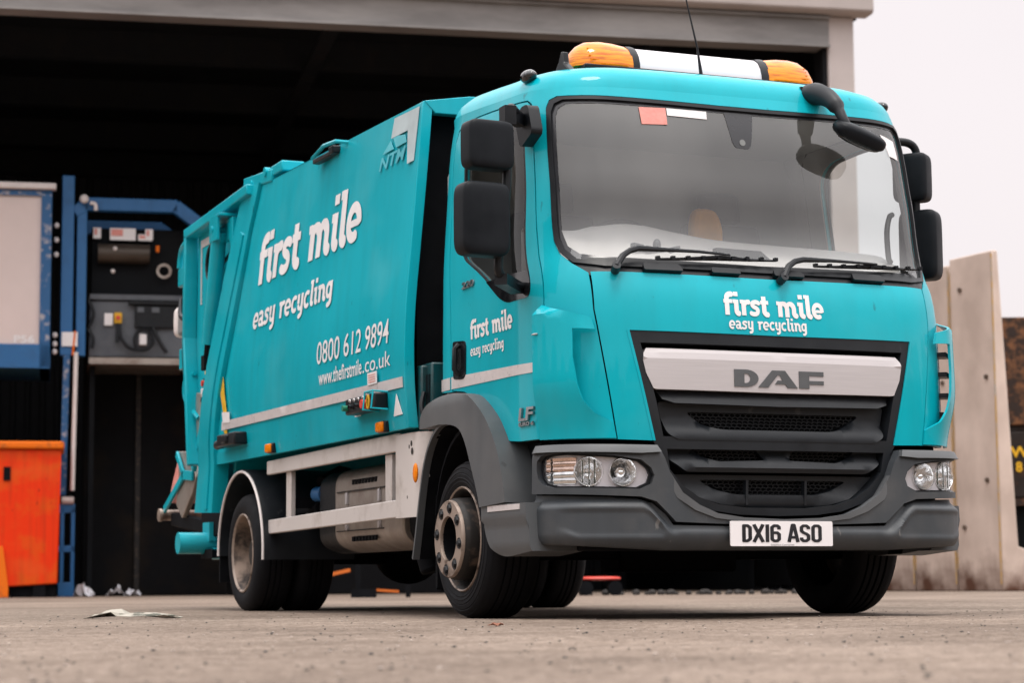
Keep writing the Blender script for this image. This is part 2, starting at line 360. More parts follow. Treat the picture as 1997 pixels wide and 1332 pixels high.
def edist(p, poly):
    m = 9e9; n = len(poly)
    for i in range(n):
        ax, ay = poly[i]; bx, by = poly[(i+1) % n]; dx, dy = bx-ax, by-ay; l = dx*dx+dy*dy
        t = 0 if l == 0 else max(0, min(1, ((p[0]-ax)*dx+(p[1]-ay)*dy)/l))
        m = min(m, math.hypot(p[0]-ax-t*dx, p[1]-ay-t*dy))
    return m
def rnd(poly, r, n=5):
    out = []; k = len(poly)
    rr = r if isinstance(r, (list, tuple)) else [r]*k
    for i in range(k):
        p0, p, p1 = Vector(poly[i-1]), Vector(poly[i]), Vector(poly[(i+1) % k])
        a, b = (p0-p), (p1-p); q = min(rr[i], a.length*.48, b.length*.48)
        if q < 1e-4: out.append(tuple(p)); continue
        a = p+a.normalized()*q; b = p+b.normalized()*q
        for j in range(n+1):
            t = j/n; out.append(tuple(a*(1-t)**2+p*2*t*(1-t)+b*t*t))
    return out
def mir(poly): return [(-a, b) for a, b in poly][::-1]
def dens(poly, step):
    out = []
    for i in range(len(poly)):
        a, b = poly[i], poly[(i+1) % len(poly)]; l = math.hypot(b[0]-a[0], b[1]-a[1]); k = max(1, int(math.ceil(l/step)))
        for j in range(k): t = j/k; out.append((a[0]+(b[0]-a[0])*t, a[1]+(b[1]-a[1])*t))
    return out
def tri2d(outlines, holes=(), step=.06, nonzero=False):
    # planar triangulation of outlines minus holes with interior points
    loops = [dens(l, step) for l in list(outlines)+list(holes)]
    V, E = [], []
    for l in loops:
        o = len(V); V += l; E += [(o+i, o+(i+1) % len(l)) for i in range(len(l))]
    if step < .5:
        xs = [p[0] for l in loops for p in l]; ys = [p[1] for l in loops for p in l]
        nx = int((max(xs)-min(xs))/step); ny = int((max(ys)-min(ys))/step)
        for i in range(1, nx+1):
            for j in range(1, ny+1):
                p = (min(xs)+i*step-.3*step, min(ys)+j*step-.3*step)
                if not any(inside(p, l) for l in outlines) or any(inside(p, l) for l in holes): continue
                if min(edist(p, l) for l in list(outlines)+list(holes)) < .45*step: continue
                V.append(p)
    r = geometry.delaunay_2d_cdt([Vector(p) for p in V], E, [], 0, 1e-7)
    vs = [tuple(p) for p in r[0]]; fs = []
    for f in r[2]:
        c = (sum(vs[i][0] for i in f)/len(f), sum(vs[i][1] for i in f)/len(f))
        if any(inside(c, l) for l in outlines) and not any(inside(c, l) for l in holes): fs.append(tuple(f))
    return vs, fs
def sheet(mb, vs, fs, F, d=0.0, thick=0.0):
    df = d if callable(d) else (lambda a, b: d)
    top = [Vector(F(a, b, df(a, b))) for a, b in vs]
    n = len(vs)
    if fs:
        i, j, k = fs[0][:3]; nn = (top[j]-top[i]).cross(top[k]-top[i])
        out = Vector(F(vs[i][0], vs[i][1], df(*vs[i])+.01))-top[i]
        if nn.dot(out) < 0: fs = [f[::-1] for f in fs]
    if not thick: return mb.add(top, fs)
    bot = [Vector(F(a, b, df(a, b)-thick)) for a, b in vs]
    cnt = {}
    for f in fs:
        for a, b in zip(f, f[1:]+f[:1]): cnt[(a, b)] = 1
    side = [(b, a, a+n, b+n) for (a, b) in cnt if (b, a) not in cnt]
    return mb.add(top+bot, fs+[tuple(q+n for q in f[::-1]) for f in fs]+side)
def panel(name, outline, F, mat, parent, holes=(), step=.06, d=0.0, thick=.02, ang=32, label=None, both=False, mb=None):
    m = mb or MB()
    sheet(m, *tri2d([outline], holes, step), F, d, thick)
    if both: sheet(m, *tri2d([mir(outline)], [mir(h) for h in holes], step), F, (lambda a, b: d(-a, b)) if callable(d) else d, thick)
    if name is None: return m
    return m.build(name, mat, parent, ang=ang, recalc=False, label=label)

# ------------------------------------------------------------------ writing
def text2d(s, size=1.0, xs=1.0, weight=0.0, shear=0.0, space=1.0):
    cu = bpy.data.curves.new('lettering', 'FONT'); cu.body = s; cu.size = size; cu.offset = weight; cu.shear = shear; cu.space_character = space
    cu.resolution_u = 4
    o = bpy.data.objects.new('lettering', cu); COL.objects.link(o)
    me = o.to_mesh(); vs = [(v.co.x*xs, v.co.y) for v in me.vertices]; fs = [tuple(p.vertices) for p in me.polygons]
    o.to_mesh_clear(); bpy.data.objects.remove(o); bpy.data.curves.remove(cu)
    return vs, fs
def fit2d(vf, u0, u1, v0=None, v1=None, h=None):
    # scales text to span u0..u1; baseline at v0 and cap height h (or bounding box to v0..v1)
    vs, fs = vf; x0 = min(p[0] for p in vs); x1 = max(p[0] for p in vs); y0 = min(p[1] for p in vs); y1 = max(p[1] for p in vs)
    k = (u1-u0)/(x1-x0)
    if v1 is not None: return [(u0+(p[0]-x0)*k, v0+(p[1]-y0)*(v1-v0)/(y1-y0)) for p in vs], fs
    return [(u0+(p[0]-x0)*k, v0+p[1]*h) for p in vs], fs
def write(name, vf, F, mat, parent, d=.003, label=None, thick=0.0):
    return sheet(MB(), vf[0], vf[1], F, d, thick).build(name, mat, parent, smooth=False, recalc=False, label=label)
def arc(cx, cy, rx, ry, a0, a1, n=10): return [(cx+rx*math.cos(R(a0+(a1-a0)*i/n)), cy+ry*math.sin(R(a0+(a1-a0)*i/n))) for i in range(n+1)]
def spl(pts, n=4):
    out = []; P = [pts[0]]+list(pts)+[pts[-1]]
    for i in range(1, len(P)-2):
        for j in range(n):
            t = j/n; q = []
            for c in range(len(pts[0])):
                a, b, g, h = P[i-1][c], P[i][c], P[i+1][c], P[i+2][c]
                q.append(.5*(2*b+(g-a)*t+(2*a-5*b+4*g-h)*t*t+(3*b-a-3*g+h)*t**3))
            out.append(tuple(q))
    return out+[tuple(pts[-1])]
SERIF = {  # bold lower case with small head and foot serifs: (advance, strokes); a stroke may carry its own weight
 'f': (.37, [[(.15, 0), (.15, .53)]+arc(.325, .55, .175, .125, 180, 75, 10), ([(.02, .445), (.36, .445)], .7)]),
 'i': (.29, [([(.01, .445), (.14, .445)], .7), [(.15, .5), (.15, .13)]+arc(.24, .13, .09, .075, 180, 280, 6), [(.15, .615), (.15, .755)]]),
 'r': (.39, [([(.01, .445), (.13, .445)], .7), [(.15, .5), (.15, 0)], (arc(.33, .26, .18, .18, 175, 72, 10), .88)]),
 's': (.42, [(spl([(.37, .41), (.30, .44), (.21, .445), (.12, .41), (.11, .34), (.18, .285), (.27, .245), (.32, .18), (.29, .09), (.20, .055), (.11, .06), (.04, .085)]), .82)]),
 't': (.36, [[(.16, .64), (.16, .17)]+arc(.28, .17, .12, .115, 180, 285, 8), ([(.02, .445), (.34, .445)], .7)]),
 'm': (.86, [([(.01, .445), (.13, .445)], .7), [(.15, .5), (.15, 0)], (arc(.285, .27, .135, .175, 175, 60, 8), .8), arc(.285, .27, .145, .165, 75, 0, 6)+[(.43, 0)], (arc(.565, .27, .135, .175, 175, 60, 8), .8), arc(.565, .27, .145, .165, 75, 0, 6)+[(.71, .13)]+arc(.80, .13, .09, .075, 180, 280, 6)]),
 'l': (.29, [([(.01, .70), (.14, .70)], .7), [(.15, .755), (.15, .13)]+arc(.24, .13, .09, .075, 180, 280, 6)]),
 'e': (.50, [([(.12, .235), (.42, .235)], .55), (arc(.255, .25, .175, .2, -8, 305, 24), .84)]),
 'a': (.48, [(spl([(.07, .42), (.16, .447), (.25, .44), (.325, .39), (.335, .30)]), .8), [(.335, .32), (.335, .13)]+arc(.42, .13, .085, .075, 180, 280, 6), (arc(.20, .15, .13, .10, 0, 360, 18), .7)]),
 'y': (.48, [[(.11, .5), (.11, .22)], (arc(.235, .2, .13, .14, 185, 330, 10), .8), [(.37, .5), (.37, -.06)]+arc(.23, -.05, .14, .11, 0, -110, 8)]),
 'c': (.42, [(arc(.25, .25, .175, .2, 52, 308, 20), .86)]),
 'n': (.54, [([(.01, .445), (.13, .445)], .7), [(.15, .5), (.15, 0)], (arc(.285, .27, .135, .175, 175, 60, 8), .8), arc(.285, .27, .145, .165, 75, 0, 6)+[(.43, .13)]+arc(.51, .13, .08, .075, 180, 280, 6)]),
 'g': (.48, [(arc(.225, .26, .14, .185, 0, 360, 20), .8), [(.37, .5), (.37, -.06)]+arc(.23, -.05, .14, .11, 0, -110, 8)]),
}
PLATEF = {
 'D': (.5, [[(.07, .07), (.26, .07), (.37, .18), (.37, .82), (.26, .93), (.07, .93)], [(.11, 0.02), (.11, .98)]]),
 'X': (.5, [[(.03, 0), (.42, 1)], [(.03, 1), (.42, 0)]]),
 '1': (.22, [[(.1, 0), (.1, 1)]]),
 '6': (.5, [[(.38, .72), (.38, .85), (.30, .93), (.17, .93), (.08, .84), (.08, .16), (.17, .07), (.30, .07), (.38, .16), (.38, .44), (.30, .53), (.1, .53)]]),
 'A': (.5, [[(.04, 0), (.2, .97), (.26, .97), (.42, 0)], [(.1, .27), (.36, .27)]]),
 'S': (.5, [[(.38, .74), (.38, .84), (.29, .93), (.16, .93), (.08, .84), (.08, .64), (.16, .54), (.3, .46), (.38, .37), (.38, .16), (.29, .07), (.16, .07), (.08, .16), (.08, .26)]]),
 'O': (.5, [[(.23, .93), (.16, .93), (.08, .84), (.08, .16), (.16, .07), (.30, .07), (.38, .16), (.38, .84), (.30, .93), (.22, .93)]]),
}
def strokes2d(s, font, w0, space=.3):
    polys = []; x = 0
    for ch in s:
        if ch == ' ': x += space; continue
        adv, sts = font[ch]
        for st in sts:
            w = w0
            if isinstance(st, tuple): st, w = st[0], w0*st[1]
            for (a, b) in zip(st, st[1:]):
                dx, dy = b[0]-a[0], b[1]-a[1]; l = math.hypot(dx, dy)
                if l < 1e-6: continue
                nx, ny = -dy/l*w/2, dx/l*w/2
                polys.append([(x+a[0]+nx, a[1]+ny), (x+a[0]-nx, a[1]-ny), (x+b[0]-nx, b[1]-ny), (x+b[0]+nx, b[1]+ny)])
            for (px, py) in st[1:-1]:
                polys.append([(x+px+w/2*math.cos(q*math.pi/8+.01), py+w/2*math.sin(q*math.pi/8+.01)) for q in range(16)])
        x += adv
    V, E = [], []
    for l in polys:
        o = len(V); V += [Vector(p) for p in l]; E += [(o+i, o+(i+1) % len(l)) for i in range(len(l))]
    r = geometry.delaunay_2d_cdt(V, E, [], 0, 1e-6)
    vs = [tuple(p) for p in r[0]]; fs = []
    bb = [(min(p[0] for p in l), max(p[0] for p in l), l) for l in polys]
    for f in r[2]:
        c = (sum(vs[i][0] for i in f)/len(f), sum(vs[i][1] for i in f)/len(f))
        if any(a <= c[0] <= b and inside(c, l) for a, b, l in bb): fs.append(tuple(f))
    return vs, fs


# ================================================================== the truck
truck = thing("refuse_truck", "teal refuse collection truck with white lettering, grey bumper and amber roof light bar", "refuse truck")
T = truck
ss = lambda t: 0 if t <= 0 else 1 if t >= 1 else t*t*(3-2*t)
ztop = lambda s: 2.425+.062*ss((abs(s)-.95)/1.4)
seam_s = lambda z: .782+(.873-.782)*(z-.785)/.77 if z < 1.4 else .873
# ---- cab shell
lhs = [(-2.43, 1.105), (-2.168, 1.09), (-2.186, 1.26), (-2.196, 1.613), (-2.226, 2.213), (-2.222, 2.35), (-2.19, 2.405), (-2.12, 2.432), (-1.9, 2.432), (-1.67, 2.42), (-1.18, 2.385), (-1.145, 2.36), (-1.128, 2.2), (-1.10, 1.697), (-1.128, 1.152), (-1.134, .79), (-.788, .785), (-.879, 1.36), (-.884, 1.53),
       (-.948, 1.579), (-.995, 1.63), (-1.015, 1.69), (-1.043, 2.104), (-1.052, 2.33), (-1.035, 2.368), (-.992, 2.384), (-.147, 2.372)]
top = [(s, ztop(s)) for s in [2.43-4.86*i/60 for i in range(61)]]
shell_poly = lhs + mir(lhs) + top
sh = panel(None, shell_poly, cab, None, None, step=.07, thick=.018)
# ---- roof, lofted inwards from the top edge of the shell
S = [-2.43+4.86*i/80 for i in range(81)]
Q = [(0, 0), (.010, .028), (.03, .060), (.07, .094), (.14, .120), (.27, .138), (.5, .148), (.8, .154)]
vs = []; fs = []
for q, h in Q:
    for s in S:
        b = cab(s, ztop(s)); cx, cy = b[0]*.0, 1.02
        k = 1-.45*ss((abs(s)-1.05)/.3)*(1 if abs(s) < 2.2 else 1)
        vs.append((b[0]+(cx-b[0])*q, b[1]+(cy-b[1])*q, b[2]+h*(1 if q else 1)))
n = len(S)
for i in range(len(Q)-1):
    for j in range(n-1): fs.append((i*n+j, i*n+j+1, (i+1)*n+j+1, (i+1)*n+j))
    fs.append((i*n+n-1, i*n, (i+1)*n, (i+1)*n+n-1))
fs.append(tuple((len(Q)-1)*n+j for j in range(n)))
roof = MB().add(vs, fs).build("cab_roof", M['paint'], T, ang=60)
shell = sh.build("cab_shell", M['paint'], T, ang=30, recalc=False)
panel("pillar_lining", shell_poly, cab, M['interior'], shell, step=.09, d=-.0205, thick=.004)
# rear wall, floor, engine cover, headlining (all seen through the glass)
b = MB()
b.prism([(-1.0, .95), (1.0, .95), (1.0, 2.2), (.9, 2.45), (-.9, 2.45), (-1.0, 2.2)], lambda a, z, t: (a, t, z), 1.50, 1.55)
b.box(-.97, .97, .25, 1.5, 1.02, 1.06); b.build("cab_rear_wall", M['interior'], T, .01)
MB().box(-.92, .92, .47, 1.49, 2.40, 2.425).build("headlining", M['interior'], T, .01)
d = MB()
prof = [(-.98, 1.815), (-.74, 1.815), (-.62, 1.842), (-.52, 1.865), (-.43, 1.872), (-.31, 1.858), (-.17, 1.838), (.07, 1.812), (.4, 1.802), (.7, 1.796), (.98, 1.785)]
prof = spl(prof, 4); vs = []; fs = []
for y, k in ((.20, 0), (.33, .22), (.47, .52), (.60, .86), (.68, .98), (.72, 1), (.735, .95), (.74, -1.5)):
    for (x, z) in prof: vs.append((x*(.90 if y < .25 else .96), y if abs(x) < .6 or y > .4 else y+.08*(abs(x)-.6)/.38, 1.60+(z-1.60)*k))
n = len(prof)
for i in range(7):
    for j in range(n-1): fs.append((i*n+j, i*n+j+1, (i+1)*n+j+1, (i+1)*n+j))
dash = d.add(vs, fs).build("dashboard", M['dash'], T, ang=50)
dd = MB(); dd.obox((-.50, .34, 1.69), (-.36, .40, 1.685), .05, .02); dd.ball((-.42, .36, 1.71), .02, .02, .03, 10, 8); dd.obox((-.36, .37, 1.685), (-.28, .42, 1.71), .03, .025); dd.obox((-.56, .33, 1.70), (-.50, .35, 1.695), .03, .02)
dd.build("phone_holder", M['plastic'], dash, .003)
dd = MB(); dd.prism([(-.10, 1.68), (.20, 1.67), (.14, 1.715), (-.10, 1.72)], lambda a, z, t: (a, t, z), .38, .42); dd.build("dashboard_vent", M['plastic_dk'], dash, .004)
sw = MB(); rotm = Matrix.Rotation(R(-50), 3, 'X')
sw.tube([Vector((-.45, .80, 1.70))+rotm @ Vector((.215*math.cos(a), .215*math.sin(a), 0)) for a in [2*math.pi*i/32 for i in range(33)]], .016, 8, False)
sw.cyl((-.45, .80, 1.70), (-.45, .66, 1.55), .05, 12); sw.obox(Vector((-.45, .80, 1.70))+rotm @ Vector((-.2, 0, 0)), Vector((-.45, .80, 1.70))+rotm @ Vector((.2, 0, 0)), .05, .02)
sw.build("steering_wheel", M['black'], T)
for x in (-.48, .48):
    q = MB(); q.box(x-.24, x+.24, .85, 1.35, 1.30, 1.44); s0 = q.build("seat", M['seat'], T, .05, seg=3)
    q = MB(); q.prism([(1.28, 1.42), (1.42, 1.42), (1.48, 2.02), (1.38, 2.02)], lambda y, z, t: (t, y, z), x-.22, x+.22); q.prism([(1.39, 2.03), (1.46, 2.03), (1.47, 2.19), (1.41, 2.19)], lambda y, z, t: (t, y, z), x-.12, x+.12)
    q.build("seat_back", M['seat'], s0, .04, seg=3)
q = MB(); q.prism(rnd([(.22, 1.45), (.40, 1.45), (.40, 1.98), (.36, 2.07), (.24, 2.07), (.22, 2.0)], .05), lambda a, z, t: (a, t, z), 1.22, 1.30); q.build("orange_jacket", M['hiviz'], T, .03, seg=3)
for sgn in (-1, 1):
    q = MB(); q.tube(spl([(sgn*.93, .50, 1.72), (sgn*.90, .47, 1.74), (sgn*.895, .47, 1.86), (sgn*.93, .5, 1.94), (sgn*.96, .52, 1.96)]), .014, 8); q.build("grab_handle", M['plastic'], T)
# black seals behind the panel gaps
q = MB()
sm = [(-.80, .80), (-.76, .80), (-.86, 1.36), (-.86, 1.52), (-.90, 1.52), (-.90, 1.36)]
panel(None, sm, cab, None, None, step=.1, d=-.022, thick=.004, both=True, mb=q)
for loop in ([(-2.21, 1.1), (-2.14, 1.1), (-2.17, 1.6), (-2.20, 2.2), (-2.19, 2.36), (-2.10, 2.40), (-1.67, 2.395), (-1.19, 2.36), (-1.165, 2.2), (-1.13, 1.70), (-1.16, 1.15), (-1.165, .81), (-1.10, .81), (-1.09, 1.15), (-1.065, 1.70), (-1.10, 2.36), (-1.17, 2.41), (-1.67, 2.45), (-2.12, 2.46), (-2.25, 2.36), (-2.25, 2.21), (-2.22, 1.6)],):
    panel(None, loop, cab, None, None, step=.1, d=-.022, thick=.004, both=True, mb=q)
q.build("panel_seal", M['under'], T, recalc=False)

# ---- windscreen
wsL = [(0, 1.555), (-.80, 1.558), (-.94, 1.580), (-.992, 1.635), (-1.011, 1.69), (-1.039, 2.104), (-1.047, 2.32), (-1.030, 2.36), (-.985, 2.377), (-.147, 2.365), (0, 2.365)]
ws_poly = wsL[:-1]+mir(wsL)[:-1]
gls = [(0, 1.60), (-.497, 1.607), (-.80, 1.612), (-.90, 1.628), (-.950, 1.665), (-.974, 1.74), (-.990, 2.0), (-1.0, 2.28), (-.985, 2.325), (-.945, 2.345), (-.152, 2.337), (0, 2.335)]
gl_poly = gls[:-1]+mir(gls)[:-1]
wind = panel("windscreen", ws_poly, cab, M['wglass'], T, step=.07, d=-.008, thick=0.0, ang=60)
panel("glass_border", ws_poly, cab, M['frit'], wind, [gl_poly], step=.07, d=-.0065, thick=.001)
rim_in = [(a*.975 if abs(a) > .5 else a, b+(.016 if b < 1.7 else -.016 if b > 2.3 else 0)) for a, b in ws_poly]
panel("rubber_seal", ws_poly, cab, M['black'], wind, [rim_in], step=.07, d=.006, thick=.014)
panel("sensor_cover", rnd([(-.119, 2.345), (.043, 2.345), (.020, 2.22), (.006, 2.166), (-.075, 2.166), (-.091, 2.20)], .02), cab, M['frit'], wind, step=.05, d=-.0062, thick=.001)
panel("sensor_lens", arc(-.035, 2.195, .016, .016, 0, 330, 11), cab, M['interior'], wind, step=.05, d=-.004, thick=.001)
panel("windscreen_sticker", [(-.576, 2.334), (-.435, 2.338), (-.432, 2.255), (-.566, 2.250)], cab, M['pink'], wind, step=.05, d=-.0035, thick=.001, label="faded red sticker")
panel("windscreen_sticker", [(-.430, 2.338), (-.215, 2.336), (-.217, 2.297), (-.428, 2.302)], cab, M['white'], wind, step=.05, d=-.0035, thick=.001, label="white paper sticker")
panel("windscreen_sticker", [(.80, 2.305), (.915, 2.285), (.925, 2.19), (.84, 2.20)], cab, M['white'], wind, step=.05, d=-.0035, thick=.001, label="pale sticker in the upper corner")
# cowl and wipers
cw = MB()
panel(None, [(0, 1.515), (-.88, 1.525), (-.945, 1.572), (-.9, 1.60), (0, 1.597)][:0] or [(-.88, 1.52), (.88, 1.52), (.945, 1.575), (.86, 1.606), (0, 1.597), (-.86, 1.606), (-.945, 1.575)], cab, None, None, step=.06, d=-.004, thick=.05, mb=cw)
for (a, bz, c, dz) in ((-.63, 1.568, -.46, 1.535), (.44, 1.57, .60, 1.538), (-.30, 1.56, -.17, 1.535), (.02, 1.565, .16, 1.535)):
    panel(None, rnd([(a, bz), (c, bz-.002), (c+.015, dz), (a-.005, dz)], .01, 3), cab, None, None, step=.06, d=.022, thick=.03, mb=cw)
cw.build("windscreen_cowl", M['black'], T, .004, recalc=False, ang=25)
def onc(s, z, d): return Vector(cab(s, z, d))
for arm, blade, strut in (([(-.767, 1.53), (-.728, 1.575), (-.690, 1.604), (-.645, 1.620), (-.505, 1.618), (-.353, 1.617), (-.254, 1.611), (-.2, 1.606)], [(-.558, 1.588), (-.254, 1.605), (.044, 1.612)], (-.23, 1.606)),
                   ([(.040, 1.515), (.085, 1.562), (.130, 1.590), (.18, 1.605), (.338, 1.609), (.504, 1.607), (.58, 1.606)], [(.249, 1.594), (.56, 1.607), (.891, 1.628)], (.56, 1.606))):
    a = MB(); a.tube(spl([onc(s, z, .055) for s, z in arm][:4], 3) if 0 else [onc(s, z, .05) for s, z in arm], [.015, .015, .014, .013, .009, .007, .006, .005], 8) if len(arm) == 8 else a.tube([onc(s, z, .05) for s, z in arm], [.015, .015, .014, .013, .008, .006, .005], 8)
    a.cyl(onc(arm[0][0], arm[0][1], .01), onc(arm[0][0], arm[0][1], .06), .02, 14)
    ao = a.build("wiper_arm", M['plastic_dk'], T)
    bl = MB(); P = [onc(s, z, .02) for s, z in blade]; bl.tube([P[0], P[0].lerp(P[1], .5), P[1], P[1].lerp(P[2], .5), P[2]], [.006, .008, .009, .008, .005], 6)
    Q2 = [p+Vector((0, -.015, .008)) for p in P]; bl.obox(P[0].lerp(P[1], .35), Q2[1], .008, .012); bl.obox(Q2[1], P[1].lerp(P[2], .6), .008, .012)
    for k in range(9):
        t = k/8; p = P[0].lerp(P[1], t*2) if t < .5 else P[1].lerp(P[2], t*2-1); bl.box(p.x-.008, p.x+.008, p.y-.022, p.y, p.z-.004, p.z+.012)
    bl.build("wiper_blade", M['black'], ao)

# ---- bonnet panel with lettering
bon = [(-.874, 1.535), (0, 1.528), (.874, 1.535), (.872, 1.36), (.782, .785), (.622, .781), (.735, 1.268), (0, 1.264), (-.735, 1.268), (-.622, .781), (-.782, .785), (-.872, 1.36)]
front = panel("bonnet_panel", bon, cab, M['paint'], T, step=.045, d=0.0, thick=.02, ang=40)
q = MB()
for sg in (-1, 1):   # raised edge beside the grille
    pl = [(sg*.735, 1.268), (sg*.722, 1.268), (sg*.610, .781), (sg*.622, .781)]
    panel(None, pl, cab, None, None, step=.08, d=.002, thick=.045, mb=q)
q.build("grille_edge_trim", M['paint'], front, recalc=False)
FM = strokes2d("first mile", SERIF, .175); ER = strokes2d("easy recycling", SERIF, .15)
W = M['white']
write("lettering", fit2d(FM, -.262, .252, 1.352, None, .142), cab, W, front)
write("lettering", fit2d(ER, -.242, .155, 1.288, None, .078), cab, W, front)
# ---- corner panels: the deflector vane standing off the corner, open slot beside the seam
defl = [(-1.128, 1.395), (-1.05, 1.368), (-.96, 1.338), (-.885, 1.318), (-.872, 1.266), (-.955, 1.268), (-.957, 1.142), (-.94, 1.02), (-.922, .955), (-.880, .900), (-.800, .857), (-.788, .79), (-1.132, .79)]
dfun = lambda s, z: .004+.066*ss((1.40-z)/.06)*ss((abs(s)-seam_s(z)+.02)/.12)*(.35+.65*ss((z-.78)/.28))
df = panel("corner_deflector", defl, cab, M['paint'], T, step=.028, d=dfun, thick=.012, ang=45)
df2 = panel("corner_deflector", mir(defl), cab, M['paint'], T, step=.028, d=lambda a, b: dfun(-a, b), thick=.012, ang=45)
q = MB()
for z in (1.215, 1.12, 1.02, .93): q.add([cab(.985, z, .0), cab(1.10, z, .0), cab(1.10, z, .05), cab(.99, z, .04), cab(.985, z+.022, .0), cab(1.10, z+.022, .0), cab(1.10, z+.022, .05), cab(.99, z+.022, .04)], [(0, 1, 2, 3), (7, 6, 5, 4), (0, 3, 7, 4), (2, 1, 5, 6), (3, 2, 6, 7), (0, 4, 5, 1)])
q.build("vane_bracket", M['black'], df2)
q = MB(); q.ball(cab(-1.10, 1.325, .035), .012, .035, .005, 10, 6); q.ball(cab(-1.12, 1.255, .065), .01, .03, .005, 10, 6); q.build("panel_clip", M['silver'], df)

# ---- doors
door = [(-2.160, 1.096), (-2.02, 1.080), (-1.822, 1.025), (-1.695, .942), (-1.53, .832), (-1.45, .806), (-1.34, .797), (-1.142, .797), (-1.136, 1.152), (-1.108, 1.697), (-1.136, 2.2), (-1.152, 2.352), (-1.185, 2.377), (-1.67, 2.412), (-1.9, 2.424), (-2.11, 2.424), (-2.18, 2.397), (-2.214, 2.345), (-2.218, 2.213), (-2.188, 1.613), (-2.178, 1.26)]
win = rnd([(-1.21, 2.335), (-1.178, 1.84), (-1.206, 1.443), (-1.46, 1.443), (-1.56, 1.478), (-1.75, 1.615), (-2.02, 1.735), (-2.05, 2.27), (-1.90, 2.34), (-1.55, 2.352)], [.05, .3, .06, .08, .08, .1, .06, .12, .1, .1], 4)
winin = [( -1.62+(a+1.62)*.965, 1.90+(b-1.90)*.965) for a, b in win]
def make_door(m_):
    f = (lambda p: p) if m_ else mir
    dr = panel("cab_door", f(door), cab, M['paint'], T, [f(win)], step=.07, d=0, thick=.03, ang=35)
    panel("window_seal", f(win), cab, M['black'], dr, [f(winin)], step=.08, d=-.001, thick=.012)
    panel("door_window", f([(a, b) for a, b in win]), cab, M['sglass'], dr, step=.09, d=-.012, thick=0, ang=60)
    panel("door_lining", f(door), cab, M['interior'], dr, [f(win)], step=.09, d=-.034, thick=.006)
    toe = [(-1.206, 1.568), (-1.206, 1.443), (-1.46, 1.443), (-1.56, 1.478), (-1.70, 1.575), (-1.45, 1.575)]
    panel("window_trim", f(rnd(toe, [.005, .05, .08, .08, .005, .1], 4)), cab, M['black_gloss'], dr, step=.06, d=.002, thick=.012)
    hp = rnd([(-2.150, 1.335), (-2.00, 1.325), (-1.985, 1.30), (-1.99, 1.155), (-2.02, 1.14), (-2.14, 1.15)], .02, 3)
    h = panel("door_handle", f(hp), cab, M['black_gloss'], dr, step=.05, d=.006, thick=.012)
    q = MB(); a = -2.06 if m_ else 2.06; q.tube([cab(a, 1.31, .01), cab(a, 1.29, .03), cab(a, 1.19, .032), cab(a, 1.165, .01)], .014, 8); q.build("grip", M['black'], h)
    panel("reflective_stripe", f([(-2.172, 1.163), (-1.142, 1.141), (-1.142, 1.098), (-2.172, 1.104)]), cab, M['reflect'], dr, step=.08, d=.003, thick=.002)
    return dr
dr = make_door(True); dl = make_door(False)
panel("reflective_stripe", [(-2.42, 1.166), (-2.195, 1.163), (-2.195, 1.104), (-2.42, 1.107)], cab, M['reflect'], shell, step=.08, d=.003, thick=.002)
write("lettering", fit2d(FM, -1.925, -1.398, 1.322, None, .125), cab, W, dr)
write("lettering", fit2d(ER, -1.925, -1.51, 1.241, None, .07), cab, W, dr)
write("badge", fit2d(text2d("LF", 1, 1, .03, .12), -1.33, -1.19, .885, .945), cab, M['chromebadge'], dr, d=.012, thick=.01)
write("badge", fit2d(text2d("EURO 6", 1, 1, .03), -1.33, -1.195, .862, .880), cab, M['chromebadge'], dr, d=.010, thick=.008)
write("badge", fit2d(text2d("220", 1, 1, .03, .15), -2.02, -1.85, 1.578, 1.612), cab, M['chromebadge'], dr, d=.008, thick=.006)

# ---- grille
gr_o = [(-.733, 1.266), (0, 1.262), (.733, 1.266), (.618, .775), (.595, .74), (.59, .66), (.535, .575), (.45, .515), (.33, .475), (.2, .458), (0, .452), (-.2, .458), (-.33, .475), (-.45, .515), (-.535, .575), (-.59, .66), (-.595, .74), (-.618, .775)]
Gf = lambda s, z, d=0: cab(s, z, d-.004)
gr_i = [(-.672, 1.214), (.672, 1.214), (.605, .96), (.572, .80), (-.572, .80), (-.605, .96)]
gr_j = [(-.555, .745), (.555, .745), (.54, .655), (.48, .585), (.40, .535), (.3, .503), (.15, .488), (-.15, .488), (-.3, .503), (-.40, .535), (-.48, .585), (-.54, .655)]
grille = panel("grille", gr_o, Gf, M['plastic_dk'], T, [gr_i, gr_j], step=.06, d=0, thick=.09, ang=30)
panel("grille_backing", [(a*.985, b) for a, b in gr_o], Gf, M['under'], grille, step=.1, d=-.085, thick=.01)
def hexmesh(z0, z1, half, d):
    q = MB(); a = .0135; dx = a*math.sqrt(3)*1.18; dz = a*1.5*.72; r = 0; z = z0-dz
    while z < z1+dz:
        x = -half(z)-dx+(dx/2 if r % 2 else 0)
        while x < half(z)+dx:
            c = [(x+dx/2*math.cos(R(t))*1.1547, z+a*.72*math.sin(R(t))) for t in (30, 90, 150, 210)]
            for (p0, p1) in zip(c, c[1:]):
                if all(z0 <= p[1] <= z1 and abs(p[0]) <= half(p[1]) for p in (p0, p1)): q.obox(Gf(*p0, d), Gf(*p1, d), .0032, .006, (0, -1, 0))
            x += dx
        z += dz; r += 1
    return q
